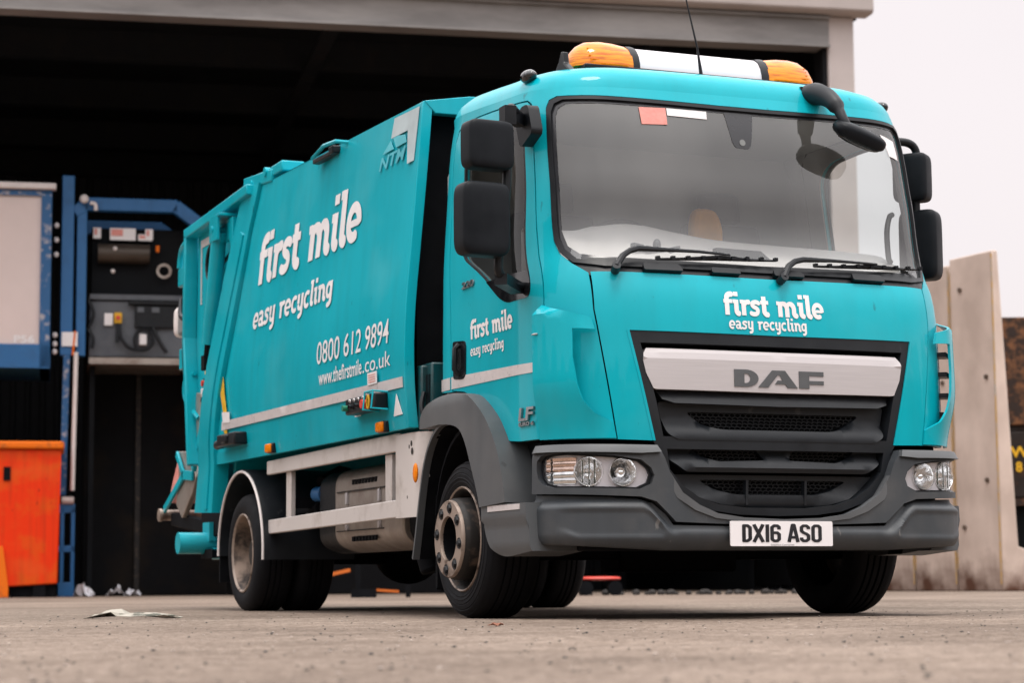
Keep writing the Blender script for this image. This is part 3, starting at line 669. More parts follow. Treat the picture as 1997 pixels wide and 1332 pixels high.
# horizontal slats with mesh inserts
def slat(name, outer, holes, d0, rise, zc, zr, mat=M['plastic_dk']):
    return panel(name, outer, Gf, mat, grille, holes, step=.03, d=lambda s, z: d0+rise*max(0, 1-((z-zc)/zr)**2), thick=.04, ang=50)
s1o = rnd([(-.585, .955), (.585, .955), (.555, .815), (.50, .785), (-.50, .785), (-.555, .815)], .02, 3)
s1h = rnd([(-.450, .912), (.450, .912), (.36, .850), (.28, .834), (-.28, .834), (-.36, .850)], .03, 4)
slat("grille_slat", s1o, [s1h], -.045, .05, .80, .06)
s2o = rnd([(-.55, .752), (.55, .752), (.545, .70), (.46, .645), (-.46, .645), (-.545, .70)], .02, 3)
s2h1 = rnd([(-.425, .748), (-.095, .748), (-.06, .700), (-.30, .692), (-.36, .708)], .015, 3); s2h2 = mir(s2h1)
slat("grille_slat", s2o, [s2h1, s2h2], -.045, .05, .668, .05)
s3o = [(-.52, .632), (.52, .632), (.46, .575), (.38, .53), (.28, .503), (.14, .49), (-.14, .49), (-.28, .503), (-.38, .53), (-.46, .575)]
s3h = rnd([(-.385, .610), (.385, .610), (.30, .565), (.20, .545), (-.20, .545), (-.30, .565)], .03, 4)
slat("grille_slat", s3o, [s3h], -.05, .03, .52, .05)
q = hexmesh(.828, .915, lambda z: .30+.165*ss((z-.825)/.09), -.062); q2 = hexmesh(.69, .752, lambda z: .30+.14*ss((z-.69)/.06), -.062); q3 = hexmesh(.54, .612, lambda z: .2+.2*ss((z-.54)/.07), -.07)
q.add(q2.v, q2.f); q.add(q3.v, q3.f); q.build("grille_mesh", M['black'], grille, smooth=False)
q = MB()
for x in (-.15, .15): panel(None, [(x-.006, .61), (x+.006, .61), (x+.006, .50), (x-.006, .50)], Gf, None, None, step=.1, d=-.02, thick=.03, mb=q)
q.build("grille_rib", M['plastic_dk'], grille, recalc=False)
# black lip under the badge bar
lip = [(-.60, 1.005), (-.575, .965), (-.52, .948), (0, .942), (.52, .948), (.575, .965), (.60, 1.005)]
panel("grille_lip", lip, Gf, M['black'], grille, step=.04, d=lambda s, z: -.03+.035*ss((1.0-z)/.05), thick=.05, ang=50)
barp = [(-.642, 1.192), (0, 1.190), (.642, 1.192), (.660, 1.165), (.662, 1.135), (.650, 1.08), (.617, 1.012), (.605, 1.008), (0, 1.004), (-.605, 1.008), (-.617, 1.012), (-.650, 1.08), (-.662, 1.135), (-.660, 1.165)]
bar = panel("badge_bar", barp, Gf, M['silver'], grille, step=.03, d=lambda s, z: .010-.020*max(0, (z-1.147)/.045) if z > 1.147 else .004+.0*z, thick=.06, ang=12)
D_ = [[(0, 0), (.30, 0)]+arc(.30, .5, .33, .5, -80, 80, 10)+[(.30, 1), (0, 1)]]; Dh = [[(.26, .22), (.30, .22)]+arc(.31, .5, .11, .27, -70, 70, 6)+[(.30, .76), (.26, .76)]]
A_ = [[(.62, 0), (.88, 0), (1.13, .72), (1.19, .72), (1.26, .42), (1.13, .42), (1.06, .20), (1.33, .20), (1.39, 0), (1.66, 0), (1.33, 1), (.99, 1)]]
F_ = [[(1.70, 0), (1.97, 0), (1.97, .24), (2.36, .24), (2.36, .46), (1.97, .46), (1.97, .74), (2.36, .74), (2.36, 1), (1.70, 1)]]
v1, f1 = tri2d(D_, Dh, 9); v2, f2 = tri2d(A_, (), 9); v3, f3 = tri2d(F_, (), 9)
vv = v1+v2+v3; ff = f1+[tuple(i+len(v1) for i in f) for f in f2]+[tuple(i+len(v1)+len(v2) for i in f) for f in f3]
write("lettering", fit2d((vv, ff), -.226, .232, 1.028, 1.106), Gf, M['letter'], bar, d=.0075, thick=.003)

# ---- bumper
up_o = [(-1.236, .748), (-1.20, .762), (-.620, .757), (-.585, .70), (-.56, .635), (-.50, .548), (-.42, .495), (-.33, .458), (-.2, .44), (0, .433)]
lo_o = [(0, .414), (-.30, .416), (-.535, .424), (-.575, .462), (-.63, .512), (-.70, .533), (-1.243, .553)]
lens = [(-1.178, .690), (-1.15, .708), (-1.10, .715), (-1.036, .717), (-.817, .704), (-.71, .688), (-.668, .657), (-.655, .628), (-.668, .594), (-.715, .574), (-1.08, .582), (-1.14, .596), (-1.170, .62), (-1.182, .655)]
up_poly = up_o+mir(up_o)[1:]+mir(lo_o)[:-1]+[lo_o[0]]+lo_o[1:]
up_poly = up_o+[(-a, b) for a, b in up_o[::-1][1:]]+[(-a, b) for a, b in lo_o[::-1]]+lo_o[1:]
hl_hole = [(-.93+(a+.93)*1.06, .643+(b-.643)*1.12) for a, b in lens]
bump_d = lambda s, z: .012*ss((z-.70)/.05)
upper = panel("bumper", up_poly, bumper, M['plastic'], T, [hl_hole, mir(hl_hole)], step=.045, d=lambda s, z: .0+.018*ss((abs(s)-.45)/.2)*(1-ss((z-.735)/.03)), thick=.07, ang=28)
q = MB()
panel(None, [(-1.232, .749), (-1.20, .764), (-.625, .758), (-.61, .728), (-.70, .722), (-1.18, .732), (-1.235, .728)], bumper, None, None, step=.03, d=lambda s, z: (.02+.016*ss((.76-z)/.03))*ss((1.26-abs(s))/.06), thick=.05, both=True, mb=q)
q.build("bumper_brow", M['plastic_lt'], upper, recalc=False, ang=40)
q = MB()
ul = [(-.56, .640), (-.50, .552), (-.42, .499), (-.33, .462), (-.2, .444), (0, .437), (.2, .444), (.33, .462), (.42, .499), (.50, .552), (.56, .640), (.585, .64), (.53, .53), (.44, .475), (.34, .441), (.2, .425), (0, .420), (-.2, .425), (-.34, .441), (-.44, .475), (-.53, .53), (-.585, .64)]
panel(None, ul, bumper, None, None, step=.03, d=.008, thick=.03, mb=q); q.build("bumper_rim", M['plastic_lt'], upper, recalc=False)
lower = [(-1.266, .547), (-.72, .528), (-.64, .505), (-.575, .455), (-.54, .410), (-.30, .406), (0, .404), (.30, .406), (.54, .410), (.575, .455), (.64, .505), (.72, .528), (1.266, .547), (1.268, .358), (1.17, .329), (.56, .300), (0, .300), (-.56, .300), (-1.17, .329), (-1.268, .358)]
def lowd(s, z):
    a = abs(s); blk = ss((a-.50)/.10)
    top_ = .53-.12*ss((.70-a)/.16)
    bev = .5*max(0, min(1, (top_-z)/.042))+.5*ss((top_-z)/.046)
    inset = ss((a-.585)/.03)*ss((1.08-a)/.10)*ss((top_-.045-z)/.018)*ss((z-.352-.03*ss((a-.95)/.1))/.02)
    under = max(0, (.375-z)/.045)**2*.6
    return -.012+.012*ss((.40-z)/.02)*(1-blk)+blk*(.000+.040*bev-.008*inset)-.03*under
low = panel("bumper_lower", lower, bumper, M['plastic'], T, step=.010, d=lowd, thick=.06, ang=60)
q = MB(); q.prism([(.69, .283), (.71, .33), (.94, .335), (.93, .318), (.87, .312)], lambda a, z, t: (a, t, z), .10, .22)
q.build("air_deflector", M['black'], low)
# headlights
def headlight(m_):
    f = (lambda p: p) if m_ else mir; sg = -1 if m_ else 1
    h = panel("headlight", f([(-.93+(a+.93)*1.05, .643+(b-.643)*1.10) for a, b in lens]), bumper, M['lampwhite'], T, [f(arc(-.930, .643, .061, .061, 0, 345, 23)), f(arc(-.775, .640, .058, .058, 0, 345, 23))], step=.06, d=-.020, thick=.004)
    q = MB(); panel(None, f([(-.93+(a+.93)*1.055, .643+(b-.643)*1.11) for a, b in lens]), bumper, None, None, [f(lens)], step=.06, d=-.006, thick=.03, mb=q); q.build("headlight_frame", M['black'], h, recalc=False)
    for s, z, r in ((.930, .643, .063), (.775, .640, .060)):
        c = Vector(bumper(sg*s, z, -.024)); nrm = (Vector(bumper(sg*s, z, .0))-c).normalized()
        nrm = (nrm+Vector((0, -1.2, 0))).normalized()
        q = MB(); q.lathe([(-.058, .003), (-.056, r*.30), (-.044, r*.52), (-.026, r*.72), (.004, r*.93), (.014, r*.97), (.018, r*1.02), (.014, r*1.05), (-.004, r*1.05)], c, nrm, 32); lr = q.build("reflector", M['reflector'], h, ang=50)
        q = MB(); q.ball(c-nrm*.028, .024, .03, .024, 16, 10) if s < .9 else [q.tube([c+nrm*.010+Vector((dx_, 0, -r*hh_)), c+nrm*.010+Vector((dx_, 0, r*hh_))], .004, 6) for dx_, hh_ in ((-.03, .78), (.002, .92), (.028, .8))]
        q.build("bulb" if s < .9 else "lens_rib", M['chrome'], h)
    for z0, z1, m2, nm in ((.645, .703, 'amber_chrome', "indicator_reflector"), (.590, .641, 'chrome', "side_light_reflector")):
        panel(nm, f([(-1.170, z0), (-1.170, z1-.004), (-1.12, z1+.002), (-.985, z1+.004), (-.990, z0)]), bumper, M[m2], h, step=.007, d=lambda s_, z_: -.016+.0022*math.sin(s_*95)+.0016*math.sin(z_*260+1), thick=.01, ang=70)
    panel("headlight_lens", f(lens), bumper, M['clear'], h, step=.05, d=-.004, thick=0, ang=60)
headlight(True); headlight(False)
# number plate
q = MB(); q.prism(rnd([(-.281, .317), (.239, .317), (.239, .428), (-.281, .428)], .008, 3), lambda a, z, t: (a, t, z), -.042, -.036); pl = q.build("number_plate", M['plate'], T)
PF = lambda a, z, d: (a, -.042-d, z)
write("lettering", fit2d(strokes2d("DX16 ASO", PLATEF, .155, .26), -.223, .182, .335, None, .078), PF, M['numblack'], pl, d=.0015)
write("lettering", fit2d(text2d("Greenhous Commercials", 1), -.08, .04, .3195, .3265), PF, M['numblack'], pl, d=.0015)
q = MB(); q.box(-.26, .21, -.036, -.01, .325, .42); q.build("plate_holder", M['under'], pl)

# ---- roof equipment
lb = MB(); LY = .80
def lbsec(x, w, h, zb=2.622): return [(x, LY+w*math.cos(R(t)), zb+(h*math.sin(R(t)) if t <= 180 else -.012)) for t in (0, 12, 30, 50, 70, 90, 110, 130, 150, 168, 180)]
def loft(secs):
    q = MB(); n = len(secs[0]); vs = [p for s in secs for p in s]; fs = []
    for i in range(len(secs)-1):
        for j in range(n): fs.append((i*n+j, i*n+(j+1) % n, (i+1)*n+(j+1) % n, (i+1)*n+j))
    fs.append(tuple(range(n))); fs.append(tuple((len(secs)-1)*n+j for j in range(n)))
    return q.add(vs, fs)
light = loft([lbsec(x, .115, .125) for x in (-.345, 0, .36)]).build("light_bar", M['lampwhite'], T, ang=40)
q = MB(); q.box(-.63, .63, LY-.13, LY+.13, 2.602, 2.625); q.box(-.5, -.44, LY-.06, LY+.06, 2.55, 2.603); q.box(.44, .5, LY-.06, LY+.06, 2.55, 2.603); q.build("light_bar_base", M['black'], light, .006)
for sg in (-1, 1):
    e = [lbsec(sg*x, w_, h_) for x, w_, h_ in ((.372, .125, .128), (.45, .128, .140), (.52, .126, .143), (.58, .118, .135), (.625, .100, .11), (.655, .07, .075), (.668, .03, .03))]
    dm = loft(e).build("amber_lamp", M['amber_dome'], light, ang=60)
    q = MB(); 
    for kk in range(5): q.box(sg*.40-.0 if sg > 0 else -.60, sg*.60 if sg > 0 else -.40, LY-.131+.012*kk, LY-.128+.012*kk, 2.628+.020*kk, 2.632+.020*kk)
    q.build("lamp_rib", M['orange_lens'], dm)
    q = loft([lbsec(sg*x, w_, h_) for x, w_, h_ in ((.335, .122, .131), (.356, .124, .134), (.378, .124, .133))]); q.build("lamp_collar", M['black'], light, ang=40)
q = MB(); q.tube([(-.10, .50, 2.55), (-.102, .50, 2.585), (-.118, .50, 2.70), (-.19, .50, 3.0), (-.24, .5, 3.14)], [.012, .009, .005, .003, .002], 8); q.build("aerial", M['black'], T)
q = MB(); q.prism([(.50, 2.535), (.68, 2.545), (.66, 2.575), (.63, 2.60), (.60, 2.645), (.585, 2.645), (.575, 2.59), (.53, 2.56)], lambda y, z, t: (t, y, z), -.79, -.755); q.build("roof_fin", M['black'], T, .006)
q = MB(); q.ball((-.955, .60, 2.513), .035, .06, .032, 16, 10); mk = q.build("marker_lamp", M['black_gloss'], T); q = MB(); q.ball((-.963, .565, 2.517), .024, .03, .022, 12, 8); q.build("marker_lens", M['clear'], mk)
q = MB(); q.ball((.955, .60, 2.513), .035, .06, .032, 16, 10); q.build("marker_lamp", M['black_gloss'], T)

# ---- mirrors
def mirror(px, py, pz0, pz1, w, dep, yaw, name="mirror_housing"):
    q = MB(); rm = Matrix.Rotation(yaw, 3, 'Z'); c = Vector((px, py, (pz0+pz1)/2)); h = pz1-pz0
    q.ball(c, w/2, dep/2, h/2, 32, 24, .30, rm); o = q.build(name, M['mirror_shell'], T, ang=60)
    q = MB(); v = [c+rm @ Vector((a*w*.39, dep*.46, b*h*.40)) for a, b in ((-1, -1), (1, -1), (1, 1), (-1, 1))]; v2 = [p+rm @ Vector((0, .012, 0)) for p in v]
    q.add(v+v2, [(0, 1, 2, 3), (7, 6, 5, 4), (0, 4, 5, 1), (1, 5, 6, 2), (2, 6, 7, 3), (3, 7, 4, 0)]); q.build("mirror_glass", M['mirror'], o)
    return o
mirror(-1.302, .26, 1.985, 2.205, .226, .12, R(6)); mirror(-1.330, .26, 1.595, 1.925, .236, .13, R(6))
q = MB(); q.tube(spl([(-1.03, .47, 2.27), (-1.10, .40, 2.285), (-1.17, .30, 2.285), (-1.195, .285, 2.25), (-1.197, .285, 2.2), (-1.20, .285, 1.95), (-1.22, .28, 1.75), (-1.235, .30, 1.60), (-1.225, .31, 1.53), (-1.14, .38, 1.50), (-1.03, .48, 1.50)], 4), .021, 10)
q.box(-1.22, -1.165, .25, .32, 2.20, 2.285); q.obox((-1.20, .30, 2.26), (-1.06, .45, 2.26), .05, .05); q.obox((-1.225, .30, 1.505), (-1.08, .46, 1.49), .06, .05)
q.prism(rnd([(.33, 2.19), (.47, 2.14), (.52, 2.25), (.47, 2.33), (.38, 2.33)], .03), lambda y, z, t: (t, y, z), -1.055, -1.0)
q.build("mirror_arm", M['black'], T, .008)
mirror(1.215, .72, 2.07, 2.32, .18, .13, R(-50)); mirror(1.255, .72, 1.67, 2.03, .20, .14, R(-50))
q = MB(); q.tube(spl([(1.00, .72, 2.365), (1.12, .70, 2.375), (1.19, .70, 2.37), (1.225, .70, 2.34), (1.228, .70, 2.28), (1.22, .70, 2.0), (1.24, .7, 1.75), (1.22, .7, 1.6), (1.12, .7, 1.55), (1.0, .7, 1.55)], 4), .021, 10); q.build("mirror_arm", M['black'], T)
# front kerb mirror on the windscreen header
fm = MB(); a0 = Vector((.27, .36, 2.47)); 
fm.tube(spl([(.385, .375, 2.475), (.395, .29, 2.475), (.41, .20, 2.44), (.42, .13, 2.38), (.43, .09, 2.31), (.445, .08, 2.275)], 4), [.03, .042, .050, .053, .054, .053, .051, .048, .046, .043, .041, .039, .038, .026, .025, .024, .024, .023, .023, .022, .022][:21], 12)
fm.obox((.34, .36, 2.475), (.45, .36, 2.465), .07, .08)
fo = fm.build("front_mirror", M['plastic_dk'], T, ang=60)
q = MB(); q.ball((.508, .08, 2.238), .138, .075, .042, 24, 14, .70, Matrix.Rotation(R(18), 3, 'Y') @ Matrix.Rotation(R(25), 3, 'X')); q.build("mirror_housing", M['mirror_shell'], fo, ang=60)
q = MB(); q.ball((.505, .085, 2.222), .12, .062, .034, 24, 14, .75, Matrix.Rotation(R(18), 3, 'Y') @ Matrix.Rotation(R(25), 3, 'X')); q.build("mirror_glass", M['black_gloss'], fo, ang=60)

# ---- front wheel arch, step and guard
AR = lambda y, z, d=0: (-1.085-d, y, z)
arch = [(1.579, .925), (1.571, .983), (1.505, 1.029), (1.369, 1.064), (1.175, 1.071), (1.006, 1.056), (.895, 1.028), (.749, .947), (.657, .869), (.566, .758), (.503, .616), (.48, .523),
        (.788, .511), (.818, .583), (.90, .718), (.964, .818), (1.042, .889), (1.156, .918), (1.314, .93)]
def bulge(y, z): return .035+.02*ss((1.09-z)/.06)
for sg in (-1, 1):
    F = AR if sg < 0 else (lambda y, z, d=0: (1.085+d, y, z))
    ao = panel("wheel_arch", spl(arch[:12], 3)+spl(arch[12:], 3), F, M['plastic_arch'], T, step=.03, d=bulge, thick=.30, ang=40)
    stp = rnd([(.27, .515), (.79, .52), (.789, .416), (.746, .345), (.679, .297), (.575, .279), (.255, .302)], [.0, .0, .03, .05, .05, .05, 0], 4)
    st = panel("step_panel", stp, F, M['plastic_arch'], T, step=.025, d=lambda y, z: .03+.014*ss((z-.425-.02*(y-.3))/.012)-.02*ss((.33-z)/.05), thick=.25, ang=30)
    panel("reflector", [(.705, .513), (.33, .511), (.33, .487), (.705, .486)], F, M['reflect'], st, step=.2, d=.048, thick=.004)
    q = MB()
    for i, ((y0, z0), (y1, z1)) in enumerate(zip(*(lambda P: (P, P[1:]))(spl([(1.20, .925), (1.36, .915), (1.48, .85), (1.57, .74), (1.635, .58), (1.685, .42), (1.73, .285)], 4)))):
        q.obox((sg*1.00, y0, z0), (sg*1.00, y1, z1), .17, .012, (0, 1, 0)) if 0 else q.add([(sg*1.10, y0, z0), (sg*1.10, y1, z1), (sg*.72, y1, z1), (sg*.72, y0, z0), (sg*1.10, y0+.012, z0+.012), (sg*1.10, y1+.014, z1+.006), (sg*.72, y1+.012, z1+.01), (sg*.72, y0+.012, z0+.01)], [(0, 1, 2, 3), (7, 6, 5, 4), (0, 4, 5, 1), (1, 5, 6, 2), (2, 6, 7, 3), (3, 7, 4, 0)])
    q.box(*sorted((sg*1.04, sg*.76)), 1.60, 1.625, .14, .60)
    mgd = q.build("mudguard", M['under'], T, recalc=True)
    q = MB(); LP = spl([(1.22, .935), (1.36, .925), (1.48, .86), (1.57, .75), (1.635, .59), (1.688, .42), (1.735, .285)], 4)
    for (y0, z0), (y1, z1) in zip(LP, LP[1:]): q.obox((sg*1.105, y0, z0), (sg*1.105, y1, z1), .035, .016, (0, 1, 0.001))
    q.build("mudguard_lip", M['plastic_arch'], mgd)
    q = MB(); random.seed(3+sg)
    for k in range(160):
        x = sg*random.uniform(.76, 1.04); q.tube([(x, 1.61, .16), (x+random.uniform(-.01, .01), 1.61+random.uniform(-.01, .01), .145-random.uniform(0, .022))], .0025, 3, False)
    q.build("spray_brush", M['under'], T, smooth=False)
    q = MB(); q.box(*sorted((sg*.62, sg*.98)), .34, .62, .52, .79); q.box(*sorted((sg*.60, sg*.98)), .30, .50, .31, .52)
    q.build("step_well", M['black'], T)
    q = MB(); q.tube([(sg*.70, y, z) for y, z in arc(1.11, .40, .50, .50, 10, 170, 16)], .001, 4) if 0 else None
    for (y0, z0), (y1, z1) in zip(*(lambda P: (P, P[1:]))(arc(1.11, .40, .47, .50, 10, 165, 16))):
        q.add([(sg*1.06, y0, z0), (sg*1.06, y1, z1), (sg*.60, y1, z1), (sg*.60, y0, z0), (sg*1.06, y0, z0+.02), (sg*1.06, y1, z1+.02), (sg*.60, y1, z1+.02), (sg*.60, y0, z0+.02)], [(0, 1, 2, 3), (7, 6, 5, 4), (0, 4, 5, 1), (1, 5, 6, 2), (2, 6, 7, 3), (3, 7, 4, 0)])
    q.build("arch_liner", M['under'], T)
q = MB(); q.ball((-1.12, 1.694, .715), .012, .028, .05, 12, 8); q.build("side_marker", M['orange_lens'], T)
q = MB(); q.ball((-1.09, 1.60, .70), .014, .014, .014, 10, 6); q.build("guard_bolt", M['silver'], T)

# ---- wheels
def wheel_front():
    q = MB(); R0 = .374
    prof = [(-.035, .235), (-.012, .243), (-.004, .258), (.003, .272), (.001, .276), (.004, .285), (.007, .289), (.004, .293), (.005, .308), (.001, .312), (.003, .316), (-.002, .332), (-.006, .335), (-.004, .340), (-.016, .355), (-.021, .358), (-.019, .361), (-.030, .366), (-.045, .3725)]
    g = []
    for k, gx in enumerate((-.085, -.12, -.155, -.19)): g += [(gx+.006, R0), (gx+.004, R0-.012), (gx-.004, R0-.012), (gx-.006, R0)]
    prof += [(-.055, R0)]+g+[(-.225, R0), (-.24, .369), (-.262, .35), (-.275, .31), (-.27, .27), (-.25, .235)]
    t = q.lathe(prof, (0, 0, 0), n=72, close=True).build("wheel", M['rubber'], T, ang=30)
    q = MB(); q.lathe([(-.026, .248), (-.006, .247), (-.004, .241), (-.012, .232), (-.04, .222), (-.09, .205), (-.12, .20), (-.13, .1), (-.13, .02)], (0, 0, 0), n=56); q.build("rim", M['rim_dark'], t, ang=40)
    q = MB(); q.lathe([(-.012, .236), (-.003, .240), (.000, .246), (-.006, .2505), (-.02, .249)], (0, 0, 0), n=56); q.build("rim_flange", M['rim'], t, ang=60)
    q = MB(); q.lathe([(-.10, .20), (-.03, .196), (.02, .194), (.035, .192), (.045, .185), (.052, .1835)], (0, 0, 0), n=56); q.build("hub", M['rim_dark'], t, ang=40)
    q = MB(); q.lathe([(.050, .1845), (.060, .184), (.066, .180), (.066, .108), (.058, .106), (.05, .106)], (0, 0, 0), n=56); q.build("hub_ring", M['rim'], t, ang=40)
    q = MB(); q.lathe([(.056, .1065), (-.015, .1025), (-.018, .01)], (0, 0, 0), n=40); q.build("hub_bore", M['under'], t)
    for k in range(8):
        a = 2*math.pi*(k+.2)/8; c = Vector((0, .147*math.cos(a), .147*math.sin(a)))
        q = MB(); q.lathe([(.066, .027), (.069, .026), (.067, .020)], c, n=16); q.lathe([(.062, .021), (.071, .020), (.076, .015), (.077, .001)], c, n=6)
        q.build("wheel_nut", M['black'], t)
    return t
def wheel_rear():
    q = MB(); R0 = .374
    for off in (0, -.265):
        prof = [(-.035, .235), (-.012, .243), (-.004, .258), (.004, .285), (.004, .312), (-.004, .338), (-.016, .355), (-.030, .366), (-.05, R0)]
        for gx in (-.085, -.12, -.155): prof += [(gx+.006, R0), (gx+.004, R0-.012), (gx-.004, R0-.012), (gx-.006, R0)]
        prof += [(-.205, R0), (-.222, .366), (-.238, .345), (-.245, .31), (-.24, .27), (-.22, .235)]
        q.lathe([(h+off, r) for h, r in prof], (0, 0, 0), n=64, close=True)
    t = q.build("wheel", M['rubber'], T, ang=30)
    q = MB(); q.lathe([(-.02, .249), (-.004, .248), (-.002, .242), (-.014, .234), (-.05, .226), (-.08, .212), (-.14, .200), (-.175, .19)], (0, 0, 0), n=56); q.build("rim", M['rim_mid'], t, ang=40)
    q = MB(); q.lathe([(-.012, .2345), (-.002, .239), (.001, .244), (-.003, .2505), (-.02, .250)], (0, 0, 0), n=56); q.build("rim_flange", M['rim'], t, ang=60)
    q = MB(); q.lathe([(-.170, .192), (-.185, .185), (-.188, .12), (-.165, .10)], (0, 0, 0), n=48); q.build("rim_disc", M['rim_dark'], t, ang=40)
    q = MB(); q.lathe([(-.168, .115), (-.12, .11), (-.10, .10), (-.07, .085), (-.065, .02), (-.065, .001)], (0, 0, 0), n=32); q.build("hub", M['rim_dark'], t, ang=40)
    for k in range(8):
        a = 2*math.pi*k/8; c = Vector((0, .150*math.cos(a), .150*math.sin(a))); q = MB(); q.lathe([(-.168, .017), (-.145, .016), (-.14, .001)], c, n=6); q.build("wheel_nut", M['rim_dark'], t)
    return t
def copy_part(o, loc, rz):
    c = o.copy(); COL.objects.link(c); c.parent = T; c.location = loc; c.rotation_euler = (0, 0, rz)
    for ch in o.children:
        g = ch.copy(); COL.objects.link(g); g.parent = c
    return c
wf = wheel_front(); wf.location = (-1.106, 1.107, .372)
copy_part(wf, (1.106, 1.107, .372), math.pi)
wr = wheel_rear(); wr.location = (-1.125, 4.889, .364)
copy_part(wr, (1.125, 4.889, .364), math.pi)

# ---- chassis and running gear
q = MB()
for sg in (-1, 1): q.box(*sorted((sg*.36, sg*.44)), .45, 6.3, .56, .80)
for y in (.5, 2.2, 3.6, 5.6, 6.2): q.box(-.36, .36, y, y+.09, .60, .76)
ch = q.build("chassis", M['under'], T, .006)
q = MB(); q.box(-.95, .95, 1.04, 1.17, .27, .37); q.box(-.32, .32, 1.0, 1.25, .21, .4); q.build("front_axle", M['under'], T, .02)
q = MB(); q.box(-.95, .95, 4.82, 4.96, .29, .43); q.ball((0, 4.9, .36), .22, .24, .20, 20, 12); q.build("rear_axle", M['under'], T)
q = MB(); q.box(-.40, .40, .45, 1.6, .42, 1.02); q.box(-.30, .30, 1.5, 2.4, .34, .80); q.cyl((0, 2.4, .5), (0, 4.7, .40), .05); q.build("engine", M['under'], T, .03)
q = MB(); q.box(-.90, .90, .16, .24, .30, .50); q.box(-.98, .98, .24, .44, .5, 1.0); q.box(-1.0, 1.0, .5, 1.45, .94, 1.02); q.build("front_underrun", M['under'], T, .01)
q = MB(); q.box(-.80, -.40, .55, 1.5, .62, .94); q.box(.40, .80, .55, 1.5, .62, .94); q.build("wheel_housing", M['under'], T)
# side guard
XG = -1.10
q = MB(); q.prism([(2.03, .937), (4.426, .922), (4.424, .837), (2.03, .842)], lambda y, z, t: (t, y, z), XG, XG+.03); sgd = q.build("side_guard", M['alu'], T, .006)
q = MB(); q.prism([(2.03, .594), (4.385, .558), (4.383, .473), (2.03, .501)], lambda y, z, t: (t, y, z), XG, XG+.03); q.build("guard_rail", M['alu'], sgd, .006)
q = MB()
pr = [(XG-.004, 2.035), (XG-.004, 1.80), (XG+.008, 1.735), (XG+.035, 1.69), (XG+.09, 1.665), (XG+.09, 1.68), (XG+.045, 1.705), (XG+.022, 1.75), (XG+.012, 1.80), (XG+.012, 2.035)]
n = len(pr); q.add([(a, b, z) for z in (.497, .925) for a, b in pr], [tuple(range(n)), tuple(n+i for i in range(n))[::-1]]+[(i, (i+1) % n, n+(i+1) % n, n+i) for i in range(n)]); q.build("guard_end_panel", M['alu'], sgd, ang=50)
for y in (4.055, 2.245): MB().box(XG+.03, XG+.06, y-.05, y+.05, .56, .84).build("guard_post", M['alu'], sgd, .004)
q = MB(); q.box(XG+.06, -.44, 4.02, 4.09, .62, .68); q.box(XG+.06, -.44, 2.22, 2.27, .62, .68); q.build("guard_bracket", M['under'], sgd)
q = MB()
for (y, z, r) in ((1.80, .87, .012), (1.83, .855, .009), (1.79, .83, .014), (1.86, .60, .007)): q.ball((XG-.004, y, z), .0012, r, r*1.3, 10, 6)
q.build("chipped_paint", M['rim_dark'], sgd)
# tank and silencer under the guard
tp = rnd([(-.97, .40), (-.97, .80), (-.80, .84), (-.46, .84), (-.46, .36), (-.85, .34)], [.16, .16, .05, .02, .02, .10], 6)
q = MB(); q.prism(tp, lambda x, z, t: (x, t, z), 2.30, 3.46); tk = q.build("silencer_box", M['alu_tank'], T, .012, ang=40)
q = MB()
for z in (.735, .415):
    for k in range(8): q.box(-.974, -.965, 2.72+.055*k, 2.755+.055*k, z-.014, z+.014)
q.build("vent_slot", M['under'], tk)
q = MB()
for y in (2.66, 3.22):
    for z in (.645, .50): q.box(-.985, -.967, y-.014, y+.014, z-.035, z+.035)
q.build("latch", M['silver'], tk, .004)
q = MB(); q.prism([(-.98, .682), (-.98, .690), (-.96, .69), (-.96, .682)], lambda x, z, t: (x, t, z), 2.4, 3.40); q.prism([(-.98, .46), (-.98, .466), (-.96, .466), (-.96, .46)], lambda x, z, t: (x, t, z), 2.6, 3.40); q.build("seam", M['rim_dark'], tk)
q = MB(); q.prism([(a*.97-.0, b) for a, b in tp], lambda x, z, t: (x, t, z), 3.475, 3.85); ad = q.build("additive_tank", M['black'], T, .05, seg=4)
q = MB(); q.cyl((-.88, 3.80, .70), (-.93, 3.95, .70), .045, 14); q.cyl((-.90, 3.86, .70), (-.905, 3.875, .70), .056, 8); q.build("filler_cap", M['blue'], ad, .006)
q = MB(); q.prism(rnd([(-.95, .36), (-.95, .78), (-.5, .80), (-.5, .36)], .12), lambda x, z, t: (x, t, z), 1.95, 2.28); q.build("air_tank", M['under'], T, .03)
q = MB(); q.box(-.95, -.5, 1.72, 1.95, .30, .80); q.tube([(-.98, 1.85, .42), (-.98, 1.9, .30), (-.96, 1.88, .22)], .06, 12); q.build("battery_box", M['under'], T, .02)
q = MB(); q.tube([(-.9, 3.95, .78), (-.7, 4.2, .86), (-.5, 4.4, .84)], .03, 8); q.cyl((-.9, 3.95, .62), (-.9, 4.4, .60), .035, 10); q.build("air_pipe", M['under'], T)
MB().box(.46, .97, 2.2, 3.8, .36, .82).build("fuel_tank", M['under'], T, .08)
